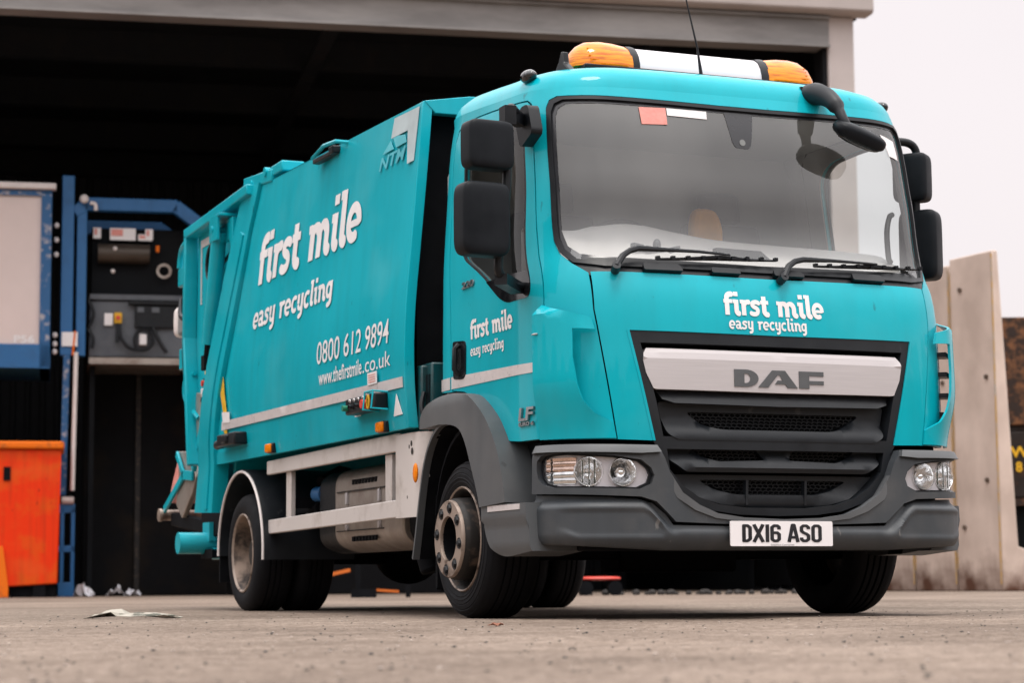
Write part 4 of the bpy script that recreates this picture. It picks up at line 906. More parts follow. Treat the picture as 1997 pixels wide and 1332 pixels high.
# rear mudguards
for sg in (-1, 1):
    q = MB(); A = arc(4.90, .37, .515, .50, -2, 186, 30)
    for (y0, z0), (y1, z1) in zip(A, A[1:]):
        q.add([(sg*1.13, y0, z0), (sg*1.13, y1, z1), (sg*.55, y1, z1), (sg*.55, y0, z0)]+[(sg*1.13, 4.9+(y0-4.9)*1.05, .37+(z0-.37)*1.05), (sg*1.13, 4.9+(y1-4.9)*1.05, .37+(z1-.37)*1.05), (sg*.55, 4.9+(y1-4.9)*1.05, .37+(z1-.37)*1.05), (sg*.55, 4.9+(y0-4.9)*1.05, .37+(z0-.37)*1.05)], [(0, 1, 2, 3), (7, 6, 5, 4), (0, 4, 5, 1), (2, 6, 7, 3)])
    mg = q.build("rear_mudguard", M['plastic_dk'], T)
    q = MB(); q.tube([(sg*1.135, y, z) for y, z in arc(4.90, .37, .525, .51, -2, 186, 36)], .009, 8); q.build("edge_trim", M['whitedirty'], mg)
    q = MB(); q.box(*sorted((sg*.58, sg*1.12)), 5.44, 5.46, .18, .55); q.build("mud_flap", M['under'], mg)

# ---- refuse body
BT = lambda y: 2.632+(2.715-2.632)*(y-1.75)/2.8            # top edge of the body side
bs = [(1.75, BT(1.75)), (1.75, .945), (5.56, .956), (5.36, 1.25), (5.20, 1.62), (5.02, 2.10), (4.86, 2.50), (4.74, BT(4.74))]
dents = lambda y, z: .006*math.sin(y*1.9+1)*math.sin((z-.95)*2.1)+.003*math.sin(y*5+z*3)
BD = lambda y, z: dents(y, z)*ss((y-1.8)/.3)*ss((2.6-z)/.2)*ss((z-1.0)/.2)
bsp = panel("refuse_body", bs, body, M['paint_body'], T, step=.09, d=BD, thick=.03, ang=40)
q = MB(); panel(None, bs, lambda y, z, d=0: (BODYX(z)+d, y, z), None, None, step=.12, d=0, thick=.03, mb=q); q.build("body_side", M['paint_body'], bsp, recalc=False)
q = MB(); vs = []; fs = []
for y in (1.75, 3.0, 4.0, 4.74, 5.2):
    for i in range(13):
        x = -1.05+2.1*i/12; vs.append((x, y, BT(y)+.10*(1-(x/1.05)**2)*0+.05*(1-(x/1.05)**4)))
for i in range(4):
    for j in range(12): fs.append((i*13+j, i*13+j+1, (i+1)*13+j+1, (i+1)*13+j))
q.add(vs, fs); q.build("body_roof", M['paint_body'], bsp)
q = MB()   # front frame, butted against the sides
for sg in (-1, 1):
    vs = []; fs = []
    Zs = [.945+(2.632-.945)*i/16 for i in range(17)]
    for z in Zs:
        x = BODYX(z)+.004; vs += [(sg*x, 1.742, z), (sg*(x-.055), 1.742, z), (sg*(x-.055), 1.83, z), (sg*x, 1.83, z)]
    for i in range(16):
        for j in range(4): fs.append((i*4+j, i*4+(j+1) % 4, (i+1)*4+(j+1) % 4, (i+1)*4+j))
    q.add(vs, fs+[(0, 1, 2, 3), (64, 65, 66, 67)])
q.prism([(-1.05, 2.634), (-.99, 2.572), (.99, 2.572), (1.05, 2.634), (.8, 2.675), (0, 2.692), (-.8, 2.675)], lambda a, z, t: (a, t, z), 1.738, 1.80)
q.build("front_frame", M['paint_body'], bsp, .004)
q = MB(); q.box(-1.05, 1.05, 1.86, 1.90, .97, 2.60); q.build("bulkhead", M['under'], bsp)
q = MB(); q.box(-1.06, -.80, 1.62, 1.85, 1.00, 1.27); q.box(-1.09, -1.02, 1.69, 1.74, .94, 1.26); q.build("hinge_bracket", M['paint_dark'], bsp, .01)
q = MB(); q.box(-1.066, -1.060, 1.64, 1.73, 1.05, 1.21); q.box(-1.0, -.88, 1.612, 1.618, 1.06, 1.22); dp = q.build("data_plate", M['black'], bsp)
PX = lambda u, z, d=0: (u, 1.611-d, z)
write("lettering", fit2d(text2d("CE"), -.985, -.93, 1.165, 1.195), PX, M['reflect'], dp, d=.001)
q = MB(); q.box(-.98, -.90, 1.608, 1.611, 1.075, 1.11); q.build("serial_label", M['reflect'], dp)
q = MB(); q.tube(spl([(-1.08, 1.68, 1.12), (-1.10, 1.66, 1.05), (-1.09, 1.64, .98), (-1.05, 1.66, .93)]), .012, 8); q.tube(spl([(-.9, 1.66, 1.5), (-.88, 1.66, 1.9), (-.9, 1.7, 2.1)]), .02, 8); q.build("hose", M['black'], bsp)
sk = MB(); panel(None, [(1.765, 1.012), (5.49, 1.030), (5.56, .956), (1.765, .945)], body, None, None, step=.3, d=.006, thick=.012, mb=sk); sk.build("lower_skirt", M['paint_body'], bsp, recalc=False)
panel("reflective_stripe", [(1.765, 1.206), (1.765, 1.152), (5.27, 1.168), (5.25, 1.225)], body, M['reflect'], bsp, step=.1, d=.010, thick=.003)
BW = lambda u, z, d=0: body(-u, z, d+BD(-u, z))
write("lettering", fit2d(FM, -4.64, -2.60, 2.045, None, .43), BW, W, bsp, d=.006)
write("lettering", fit2d(ER, -4.65, -3.00, 1.765, None, .205), BW, W, bsp, d=.006)
write("lettering", fit2d(text2d("0800 612 9894", 1, 1, .004), -3.19, -1.985, 1.400, 1.530), BW, W, bsp, d=.006)
write("lettering", fit2d(text2d("www.thefirstmile", 1, 1, .013), -3.15, -2.42, 1.281, None, .118), BW, W, bsp, d=.006)
write("lettering", fit2d(text2d(".co.uk", 1, 1, .002), -2.40, -1.95, 1.281, None, .118), BW, W, bsp, d=.006)
panel("reflective_corner", [(1.775, 2.61), (2.16, 2.625), (2.19, 2.52), (1.93, 2.515), (1.90, 2.33), (1.80, 2.33)], body, M['reflect_faded'], bsp, step=.2, d=.010, thick=.003)
lg = write("maker_badge", fit2d(text2d("NTM", 1, 1, .02, .25), -2.36, -1.95, 2.37, 2.44), BW, M['emblem'], bsp, d=.009)
for tri in ([(2.32, 2.455), (2.14, 2.455), (2.20, 2.51)], [(2.10, 2.455), (1.94, 2.455), (1.97, 2.50), (2.17, 2.53)]):
    panel("emblem", tri, body, M['emblem'], lg, step=.2, d=.009, thick=.002)
panel("warning_strip", [(5.37, 1.56), (5.27, 1.56), (5.13, 1.25), (5.20, 1.23)], body, M['yellow'], bsp, step=.2, d=.008, thick=.002)
panel("warning_sticker", [(5.23, 1.285), (5.05, 1.275), (5.05, 1.205), (5.21, 1.215)], body, M['white'], bsp, step=.2, d=.014, thick=.002)
for (y0, y1, z0, z1) in ((2.29, 2.14, 1.205, 1.27), (2.53, 2.43, 1.055, 1.15)):
    st = panel("warning_sticker", [(y0, z0), (y0, z1), (y1, z1), (y1, z0)], body, M['white'], bsp, step=.2, d=.015, thick=.002)
    q = MB()
    for k in range(4): panel(None, [(y0-.02, z0+.012*k+.012), (y0-.02, z0+.012*k+.016), (y1+.02, z0+.012*k+.016), (y1+.02, z0+.012*k+.012)], body, None, None, step=.5, d=.017, thick=.001, mb=q)
    q.build("print", M['pink'], st, recalc=False)
panel("warning_triangle", [(1.93, 1.015), (1.80, 1.018), (1.865, 1.125)], body, M['white'], bsp, step=.2, d=.010, thick=.003)
panel("yellow_tag", [(5.22, 1.165), (5.14, 1.165), (5.14, 1.14), (5.2, 1.14)], body, M['yellow'], bsp, step=.2, d=.008, thick=.002)
BX = lambda z: -BODYX(z)
q = MB(); q.box(BX(1.1)-.075, BX(1.1)+.0, 2.02, 2.50, 1.06, 1.145); cp = q.build("control_panel", M['black'], bsp, .008)
for y, m_, r in ((2.46, 'green', .016), (2.15, 'red', .024), (2.36, 'black_gloss', .012), (2.26, 'black_gloss', .012)):
    q = MB(); q.cyl((BX(1.1)-.07, y, 1.095), (BX(1.1)-.105, y, 1.095), r, 14); q.build("push_button", M[m_], cp)
q = MB()
for y in (2.42, 2.35, 2.28, 2.20): q.tube([(BX(1.1)-.077, y+.015*math.cos(a), 1.13+.009*math.sin(a)) for a in (0, 1, 2, 3, 4)], .003, 5)
q.build("button_symbol", M['white'], cp)
q = MB(); q.tube([(BX(1.1)-.02, 2.10, 1.145), (BX(1.1)-.10, 2.10, 1.15), (BX(1.1)-.11, 2.10, 1.06), (BX(1.1)-.02, 2.10, 1.055)], .006, 6); q.tube([(BX(1.1)-.02, 1.97, 1.145), (BX(1.1)-.10, 1.97, 1.15), (BX(1.1)-.11, 1.97, 1.06), (BX(1.1)-.02, 1.97, 1.055)], .006, 6); q.tube([(BX(1.1)-.10, 1.97, 1.15), (BX(1.1)-.10, 2.10, 1.15)], .006, 6); q.build("button_guard", M['paint_body'], cp)
q = MB(); q.tube(arc(0, 0, 1, 1, 0, 0, 1) and [(BX(1.1)-.09, 2.08+.018*math.cos(a*.7), 1.10+.035*math.sin(a*.7)) for a in range(10)], .005, 6); q.build("yellow_ring", M['yellow'], cp)
q = MB(); q.box(BX(1.05)-.09, BX(1.05), 4.70, 5.12, 1.045, 1.125); q.box(BX(1.05)-.11, BX(1.05)-.02, 4.84, 4.95, 1.06, 1.115); q.cyl((BX(1.05)-.05, 5.10, 1.07), (BX(1.05)-.05, 5.25, 1.07), .03, 12); q.build("work_lamp", M['black'], bsp, .01)
for y, z in ((2.09, .972), (4.14, .985)):
    q = MB(); q.box(BX(z)-.03, BX(z), y-.06, y+.055, z-.03, z+.03); m_ = q.build("side_marker", M['black'], bsp, .006)
    q = MB(); q.box(BX(z)-.045, BX(z)-.012, y-.045, y+.055, z-.027, z+.027); q.build("amber_lens", M['orange_lens'], m_, .01)
# lamp on the roof edge
q = MB(); q.obox((-1.06, 3.18, 2.635), (-1.09, 3.46, 2.625), .05, .03); q.box(-1.10, -1.03, 3.12, 3.20, 2.62, 2.665); q.build("roof_edge_lamp", M['black'], bsp, .008)
q = MB(); q.tube([(-1.04, 2.98, 2.655), (-1.11, 3.02, 2.665), (-1.12, 3.22, 2.675), (-1.10, 3.5, 2.655)], .012, 6); q.build("lamp_guard", M['paint_body'], bsp)

# ---- rear post (frame between body and tailgate) and tailgate
pst = [(4.74, 2.735), (4.90, 2.44), (5.03, 2.10), (5.21, 1.62), (5.37, 1.25), (5.46, 1.0), (5.52, .64), (5.98, .655), (5.83, 1.1), (5.62, 1.70), (5.42, 2.20), (5.20, 2.62), (5.14, 2.735)]
F2 = lambda y, z, d=0: (-(BODYX(max(z, .95))+.012+d), y, z)
q = MB(); panel(None, pst, F2, None, None, step=.06, d=lambda y, z: .012, thick=.10, mb=q)
post = q.build("rear_post", M['paint_body'], T, .006, recalc=False, ang=30)
q = MB(); panel(None, pst, lambda y, z, d=0: (BODYX(max(z, .95))+.012+d, y, z), None, None, step=.1, d=.012, thick=.10, mb=q); q.build("post", M['paint_body'], post, recalc=False)
rb = [(5.00, 2.43), (5.17, 2.02), (5.36, 1.55), (5.53, 1.10), (5.60, .80), (5.63, .665), (5.72, .67), (5.68, .85), (5.60, 1.12), (5.44, 1.58), (5.25, 2.06), (5.07, 2.46)]
panel("post_rib", rb, F2, M['paint_body'], post, step=.08, d=.022, thick=.02, ang=30)
q = MB(); q.box(-1.05, -.90, 4.30, 4.80, 2.735, 2.80); q.obox((-1.0, 4.5, 2.74), (-1.0, 5.15, 2.79), .12, .08); q.box(.9, 1.05, 4.3, 4.8, 2.735, 2.80); q.build("hinge_block", M['paint_body'], post, .008)
q = MB(); q.cyl((-1.07, 4.62, 2.78), (-1.0, 4.62, 2.78), .03, 12); q.cyl((-1.07, 4.95, 2.76), (-1.0, 4.95, 2.76), .025, 12); q.build("hinge_pin", M['paint_body'], post)
tg = [(4.95, 2.70), (6.48, 2.665), (6.51, 1.9), (6.38, 1.10), (6.05, .70), (5.55, .62), (5.40, 1.2), (5.1, 2.2)]
q = MB(); q.prism(tg, lambda y, z, t: (t, y, z), -1.02, 1.02); gate = q.build("tailgate", M['paint_body'], T, .012)
q = MB(); q.obox((-1.06, 4.9, 2.715), (-1.06, 6.56, 2.668), .10, .07); q.obox((-1.06, 6.53, 2.66), (-1.06, 6.55, 1.9), .10, .05, (0, 1, 0)); q.obox((-1.06, 6.55, 1.92), (-1.06, 6.38, 1.0), .10, .05, (0, 1, 0)); q.build("gate_flange", M['paint_body'], gate, .008)
q = MB(); q.cyl((-1.115, 5.55, 2.50), (-1.115, 5.79, 1.80), .052, 18); q.cyl((-1.115, 5.54, 2.53), (-1.115, 5.555, 2.47), .060, 18); ram = q.build("hydraulic_ram", M['paint_body'], gate)
q = MB(); q.cyl((-1.115, 5.79, 1.80), (-1.115, 5.83, 1.68), .03, 12); q.box(-1.15, -1.06, 5.79, 5.87, 1.62, 1.72); q.build("ram_rod", M['under'], ram)
q = MB(); q.box(-1.165, -1.145, 5.42, 5.62, 2.46, 2.62); q.box(-1.085, -1.065, 5.42, 5.62, 2.46, 2.62); q.box(-1.165, -1.03, 5.36, 5.66, 2.615, 2.635); q.cyl((-1.175, 5.54, 2.54), (-1.05, 5.54, 2.54), .028, 12); q.prism([(5.3, 2.60), (5.45, 2.60), (5.30, 2.30)], lambda y, z, t: (t, y, z), -1.09, -1.03); q.build("ram_bracket", M['paint_body'], ram, .003)
q = MB()
for k in range(5): q.tube([(-1.04-.008*k, 5.90+.13*math.cos(a), 2.37+.13*math.sin(a)) for a in [2*math.pi*i/20 for i in range(21)]], .014, 6, False)
q.tube(spl([(-1.05, 5.80, 2.30), (-1.05, 5.6, 2.36), (-1.05, 5.3, 2.42)]), .014, 6); q.build("hose_coil", M['black'], gate)
q = MB(); q.box(-1.026, -1.0215, 5.98, 6.38, 2.545, 2.60); q.box(-1.026, -1.0215, 6.355, 6.38, 2.14, 2.545); q.build("reflective_corner", M['reflect'], gate)
for y0, y1, z0, z1, m_ in ((6.10, 6.24, 1.63, 1.80, 'yellow'), (6.16, 6.30, 1.20, 1.33, 'yellow')):
    MB().box(-1.027, -1.0215, y0, y1, z0, z1).build("warning_sticker", M[m_], gate)
q = MB(); q.box(-1.06, -1.02, 6.0, 6.17, 1.37, 1.60); cbx = q.build("stop_button_box", M['black'], gate, .01)
for z, m_ in ((1.555, 'red'), (1.50, 'white'), (1.44, 'black_gloss')):
    q = MB(); q.cyl((-1.06, 6.10, z), (-1.085, 6.10, z), .022, 14); q.build("push_button", M[m_], cbx)
q = MB(); q.tube(spl([(-1.04, 6.46, 1.66), (-1.08, 6.56, 1.62), (-1.08, 6.58, 1.5), (-1.06, 6.46, 1.40), (-1.04, 6.34, 1.33)]), .018, 8); q.build("guard_hoop", M['paint_body'], gate)
q = MB(); q.prism([(6.52, 2.52), (6.86, 2.52), (6.92, 2.40), (6.92, 1.98), (6.80, 1.72), (6.52, 1.4)], lambda y, z, t: (t, y, z), -1.0, -.86); q.tube(spl([(-1.0, 6.60, 2.55), (-1.02, 6.80, 2.645), (-1.0, 7.04, 2.62), (-1.0, 7.10, 2.50)]), .026, 8); q.box(-1.01, -.90, 6.92, 7.12, 2.36, 2.50); q.box(-1.0, -.86, 6.8, 7.10, 1.74, 1.90); q.build("lifter_frame", M['paint_body'], gate, .01)
q = MB(); q.box(-1.01, -.88, 6.93, 7.12, 2.0, 2.23); rl = q.build("rear_lamp_box", M['interior'], gate, .02)
q = MB(); q.ball((-.95, 7.17, 2.11), .07, .06, .115, 14, 10, .5); q.build("rear_lamp", M['whitedirty'], rl)
q = MB(); q.tube(spl([(-1.02, 6.96, 2.25), (-1.05, 6.84, 2.12), (-1.05, 6.70, 2.08), (-1.03, 6.56, 2.09)]), .022, 8); q.tube(spl([(-1.0, 6.9, 1.98), (-1.03, 6.82, 1.88), (-1.03, 6.80, 1.75), (-1.0, 6.9, 1.70)]), .018, 8); q.build("cable", M['black'], gate)
# bin lift with scuffed plates
q = MB(); q.prism(rnd([(7.22, 1.15), (6.85, 1.13), (6.69, .93), (6.80, .82), (7.09, .65), (7.27, .76), (7.20, .95)], .02), lambda y, z, t: (t, y, z), -.97, -.93); q.prism([(6.42, 1.52), (6.28, 1.50), (6.22, 1.28), (6.30, 1.12), (6.42, 1.16), (6.46, 1.35)], lambda y, z, t: (t, y, z), -1.04, -1.0); lift = q.build("bin_lift_plate", M['alu_tank'], gate, .006)
q = MB(); q.prism([(7.26, 1.12), (7.20, 1.13), (7.28, .77), (7.56, .78), (7.46, .92)], lambda y, z, t: (t, y, z), -.955, -.55); q.build("bin_lift_comb", M['pink'], lift, .006)
q = MB(); q.obox((-.985, 7.19, 1.13), (-.985, 6.98, .965), .02, .05); q.obox((-.985, 6.98, .965), (-.985, 7.56, .73), .02, .055); q.obox((-.985, 7.0, .965), (-.985, 6.72, .945), .02, .07); q.obox((-1.03, 6.52, .98), (-1.03, 6.30, 1.24), .03, .06); q.obox((-1.03, 6.52, 1.02), (-1.03, 6.62, 1.16), .03, .06); q.build("lift_arm", M['paint_body'], lift, .004)
q = MB(); q.cyl((-1.0, 7.60, .69), (-.55, 7.60, .69), .042, 18); q.cyl((-1.02, 7.60, .69), (-1.0, 7.60, .69), .05, 18); q.build("lift_shaft", M['rim'], lift)
q = MB(); q.obox((-.9, 7.55, .66), (-.9, 6.4, .56), .08, .10); q.box(-.95, .95, 6.1, 6.6, .50, .72); q.build("lift_beam", M['under'], gate, .01)
q = MB(); q.prism([(5.55, .64), (5.70, .64), (5.90, .40), (5.35, .40), (5.36, .45)], lambda y, z, t: (t, y, z), -.98, -.90); q.box(-.95, .95, 5.7, 6.3, .34, .42); q.build("rear_underrun", M['paint_body'], gate, .006)
q = MB(); q.cyl((-1.18, 6.35, .455), (-.6, 6.35, .455), .075, 24); q.box(-.98, -.92, 6.26, 6.44, .47, .60); q.build("bumper_tube", M['paint_body'], gate)
q = MB(); q.box(-1.0, 1.0, 6.1, 6.4, .35, .41); q.build("rear_step", M['under'], gate)

# ================================================================== setting
BA = R(-10.67); BO = (.1, 22.6, 0)
def bthing(name, label, cat, group=None): return thing(name, label, cat, BO, BA, group)
shed = bthing("warehouse", "large open-fronted dark warehouse with a grey roof beam and pale corner column", "warehouse")
q = MB(); q.box(-14, 12.67, -.15, .25, 8.49, 8.95); q.box(-14, 12.67, -.22, -.15, 8.47, 8.51); q.box(-14, 12.67, -.22, -.15, 8.92, 8.965); q.build("roof_beam", M['fascia'], shed)
q = MB(); q.prism([(-.42, 9.03), (-.36, 8.99), (-.05, 8.99), (-.05, 9.24), (-.42, 9.24)], lambda a, z, t: (t, a, z), -14, 13.33); q.build("gutter", M['gutter'], shed, .02)
q = MB(); q.box(12.67, 13.10, -.12, .45, 0, 8.985); q.build("corner_column", M['column'], shed, .02)
MB().box(12.60, 12.668, -.05, .35, 0, 8.488).build("door_track", M['darksteel'], shed)
q = MB(); q.box(-14, 13.3, .26, 22, 9.06, 9.2); q.build("roof", M['cladding'], shed)
q = MB()
for y in (3.0, 6.5, 10, 13): q.box(-14, 13, y, y+.18, 8.55, 9.055)
for x in (-10, -5, 4.9, 10): q.box(x-.12, x+.12, .26, 21, 8.50, 8.548+.0)
q.build("rafter", M['darksteel'], shed)
def corr(x0, x1, z0, z1, y, pitch=.3, dep=.05):
    P = []; x = x0
    while x < x1: P += [(x, y), (x+pitch*.55, y), (x+pitch*.65, y-dep), (x+pitch*.9, y-dep)]; x += pitch
    n = len(P); vs = [(a, b, z) for z in (z0, z1) for a, b in P]
    return MB().add(vs, [(i, i+1, n+i+1, n+i) for i in range(n-1)])
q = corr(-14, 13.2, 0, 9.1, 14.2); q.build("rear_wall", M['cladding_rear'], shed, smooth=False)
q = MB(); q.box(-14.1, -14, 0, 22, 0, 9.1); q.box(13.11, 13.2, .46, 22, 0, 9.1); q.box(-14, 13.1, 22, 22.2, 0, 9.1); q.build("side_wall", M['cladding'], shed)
q = MB()
for z in (9.0-.02, 10.6-3.2, 5.2): q.box(-14, 13, 14.02, 14.12, z-.09, z+.09)
q.build("wall_rail", M['darksteel'], shed)
pw = bthing("push_wall", "tall black stained push wall behind the blue lifting frame", "wall")
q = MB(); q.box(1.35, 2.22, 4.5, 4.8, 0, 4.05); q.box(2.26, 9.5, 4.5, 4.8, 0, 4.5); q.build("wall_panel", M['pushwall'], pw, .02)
q = MB(); q.box(2.20, 2.28, 4.44, 4.50, 0, 4.3); q.box(5.2, 5.3, 4.44, 4.5, 0, 4.5); q.build("joint_strip", M['rim_dark'], pw)

# white fronted container with blue frame
ct = bthing("white_panel_container", "pale panelled container raised in a chipped blue frame above the skip", "container")
q = MB(); q.box(-3.0, .64, 2.24, 4.4, 3.86, 6.2); q.build("panel", M['container'], ct)
q = MB(); q.box(.64, .80, 2.20, 4.4, 3.50, 6.24); q.box(-3.0, .80, 2.20, 4.4, 3.50, 3.86); q.box(-3.0, .80, 2.2, 4.4, 6.18, 6.26); q.build("frame", M['blue'], ct, .01)
q = MB(); q.box(.645, .795, 2.19, 2.2, 3.88, 6.20); q.box(-3.0, .64, 2.19, 2.2, 6.17, 6.235); q.build("chipped_edge", M['bluechip'], ct)
q = MB(); q.box(-3.0, .86, 2.1, 2.3, 6.262, 6.36); q.build("top_rail", M['whitedirty'], ct, .02)
write("lettering", fit2d(text2d("P56", 1, 1, .03), .26, .57, 3.88, 4.0), lambda u, z, d=0: (u, 2.24-d, z), M['white'], ct, d=.006)
q = MB(); q.box(-3.0, -.2, 2.6, 4.2, 0, 3.495); q.build("dark_base", M['cladding'], ct)
# orange skip
sk = bthing("orange_skip", "battered orange-red steel skip standing beside the blue lifting frame", "skip")
q = MB(); q.prism([(.26, .16), (.97, .20), (1.0, 2.18), (-2.6, 2.18), (-2.5, .16)], lambda a, z, t: (a, t, z), 1.2, 3.0); q.build("skip_body", M['skip'], sk, .02)
q = MB(); q.box(-2.65, 1.04, 1.14, 3.05, 2.182, 2.30); q.build("rim", M['skip_rim'], sk, .03)
q = MB(); q.box(.17, .27, 1.18, 1.2, 1.72, 1.92); q.build("lift_pocket", M['under'], sk)
q = MB(); q.prism([(-2.4, 0), (.27, 0), (.27, .14), (.18, .75), (-2.4, .75)], lambda a, z, t: (a, t, z), 1.10, 1.17); q.build("front_plate", M['skip_rim'], sk, .01)
q = MB(); q.box(.30, .95, 1.3, 2.9, .0, .155); q.box(.62, .80, 1.22, 1.3, .0, .3); q.build("skid", M['under'], sk)
# blue bin lifting frame
fr = bthing("blue_lifting_frame", "tall blue steel lifting frame with a bent top arm", "lifting frame")
q = MB(); q.box(.955, 1.14, 2.45, 2.7, 3.72, 6.55); q.build("post", M['blue'], fr, .01)
q = MB(); q.box(1.19, 1.34, 2.5, 2.7, 3.72, 6.15); q.build("inner_post", M['blue'], fr, .01)
q = MB(); q.obox((1.3, 2.58, 6.12), (2.74, 2.58, 6.12), .18, .20); q.obox((2.70, 2.58, 6.13), (3.25, 2.58, 5.72), .18, .20); q.obox((1.14, 2.57, 5.98), (1.34, 2.57, 6.12), .16, .18); q.build("top_arm", M['blue'], fr, .01)
q = MB(); q.obox((1.35, 3.6, 5.92), (2.55, 3.6, 5.92), .16, .22); q.obox((2.5, 3.6, 5.92), (3.6, 3.6, 5.1), .16, .22); q.build("rear_arm", M['blue'], fr, .01)
q = MB(); q.obox((1.06, 2.5, 3.72), (1.03, 2.5, 1.55), .10, .10); q.build("lower_rod", M['bluechip'], fr, .01)
q = MB(); q.box(.98, 1.22, 2.42, 2.44, 3.86, 4.08); q.build("label", M['white'], fr); q = MB(); q.obox((1.18, 2.46, 4.1), (1.15, 2.46, 3.72), .09, .03); q.build("rusty_hook", M['skip_rim'], fr)
q = MB(); q.box(.98, 1.22, 2.4, 2.7, 0, .22); q.box(1.0, 1.06, 2.4, 2.6, .2, 1.36); q.box(1.16, 1.22, 2.4, 2.6, .2, 1.36); q.box(.98, 1.22, 2.4, 2.6, .68, .78); q.box(.98, 1.22, 2.4, 2.6, 1.28, 1.42); q.build("foot", M['blue'], fr, .01)
q = MB(); q.cyl((1.02, 2.4, 1.47), (1.2, 2.4, 1.47), .06, 12); q.build("foot_pin", M['alu'], fr)
q = MB(); q.ball((1.29, 2.42, 6.18), .07, .05, .07, 12, 8); q.tube(spl([(1.38, 2.42, 6.12), (1.46, 2.42, 6.1), (1.47, 2.42, 6.0)]), .03, 8); q.build("lamp", M['whitedirty'], fr)
q = MB()
for z in (5.75, 5.52, 5.29, 3.60+.58-.15, 3.60+.44-.15, 3.46+.46-.15): q.ball((.875, 2.42, z), .04, .03, .045, 10, 8)
q.build("bolt", M['whitedirty'], fr)
q = MB(); q.cyl((1.20, 2.28, 3.75), (1.175, 2.28, 1.62), .035, 10); q.build("white_rod", M['whitedirty'], fr)
# compactor machine behind the frame
cm = bthing("compactor_machine", "dark compactor with grey control panel, brown cylinder and white warning labels", "compactor")
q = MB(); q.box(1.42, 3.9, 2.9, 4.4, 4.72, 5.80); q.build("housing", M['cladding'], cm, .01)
q = MB(); q.box(1.40, 3.9, 2.75, 4.4, 3.74, 4.62); q.build("control_panel", M['greypanel'], cm, .01)
q = MB(); q.box(1.40, 3.9, 2.7, 4.4, 4.64, 4.72); q.build("ledge", M['greypanel'], cm)
q = MB(); q.box(1.40, 2.9, 2.7, 4.4, 3.62, 3.72); q.build("lower_ledge", M['alu_tank'], cm)
q = MB(); q.cyl((1.52, 2.8, 5.38), (2.32, 2.8, 5.38), .155, 24); q.build("cylinder", M['copper'], cm)
for x0, x1, z0, z1 in ((1.44, 1.56, 5.62, 5.79), (1.70, 2.10, 5.60, 5.79), (2.14, 2.36, 5.60, 5.70), (2.25, 2.37, 5.62, 5.785)):
    lb_ = MB().box(x0, x1, 2.78-(.004 if x0 > 2.2 else 0), 2.79, z0, z1).build("warning_label", M['white'], cm)
    MB().box(x0+.02, x0+(x1-x0)*.5, 2.768, 2.774, z0+(z1-z0)*.35, z1-.02).build("print", M['pink'], lb_)
for x, z in ((1.78, 5.44), (1.75, 5.08)): q = MB(); q.ball((x, 2.64, z), .035, .03, .035, 10, 8); q.build("gauge", M['whitedirty'], cm)
q = MB(); q.lathe([(0, .12), (.03, .12), (.03, .08), (0, .08)], (2.55, 2.8, 5.12), (0, -1, 0), 24); q.build("flange_ring", M['alu_tank'], cm)
q = MB(); q.box(2.42, 2.47, 2.75, 2.8, 5.42, 5.52); q.build("orange_tag", M['skip_rim'], cm)
q = MB(); q.box(1.63, 1.76, 2.70, 2.75, 4.23, 4.42); q.build("notice", M['white'], cm); 
q = MB(); q.box(1.78, 1.90, 2.66, 2.75, 4.26, 4.43); sw_ = q.build("switch", M['yellow'], cm, .01); q = MB(); q.cyl((1.84, 2.66, 4.345), (1.84, 2.62, 4.345), .035, 12); q.build("red_knob", M['red'], sw_)
q = MB(); q.box(2.17, 2.29, 2.66, 2.75, 3.92, 4.10); q.build("socket_box", M['white'], cm, .015)
q = MB()
for pts in ([(1.86, 2.66, 4.25), (1.88, 2.64, 4.05), (2.0, 2.62, 3.88), (2.15, 2.64, 3.84), (2.3, 2.64, 3.86), (2.38, 2.64, 4.0), (2.30, 2.64, 4.16), (2.16, 2.64, 4.14), (2.1, 2.64, 4.0), (2.14, 2.64, 3.84)], [(1.84, 2.66, 4.25), (1.83, 2.64, 3.95)], [(1.38, 2.66, 4.62), (1.46, 2.62, 4.4), (1.40, 2.62, 4.2)], [(1.38, 2.66, 4.16), (1.46, 2.62, 4.0), (1.44, 2.62, 3.85)], [(2.38, 2.66, 4.2), (2.5, 2.64, 3.95), (2.6, 2.64, 3.8)]):
    q.tube(spl(pts, 4), .03, 8)
q.build("cable", M['black'], cm)
q = MB(); q.box(2.10, 2.75, 2.68, 2.75, 4.20, 4.55); q.box(2.0, 2.9, 2.64, 2.75, 4.56, 4.62); q.build("terminal_box", M['black'], cm, .01)
q = MB(); q.box(2.14, 2.24, 2.66, 2.68, 4.44, 4.52); q.box(2.36, 2.48, 2.66, 2.68, 4.44, 4.52); q.build("meter", M['greypanel'], cm)
q = MB(); q.box(1.42, 1.5, 3.0, 4.3, 0, 3.62); q.box(3.7, 3.8, 3.0, 4.3, 0, 3.62); q.build("leg", M['cladding'], cm)

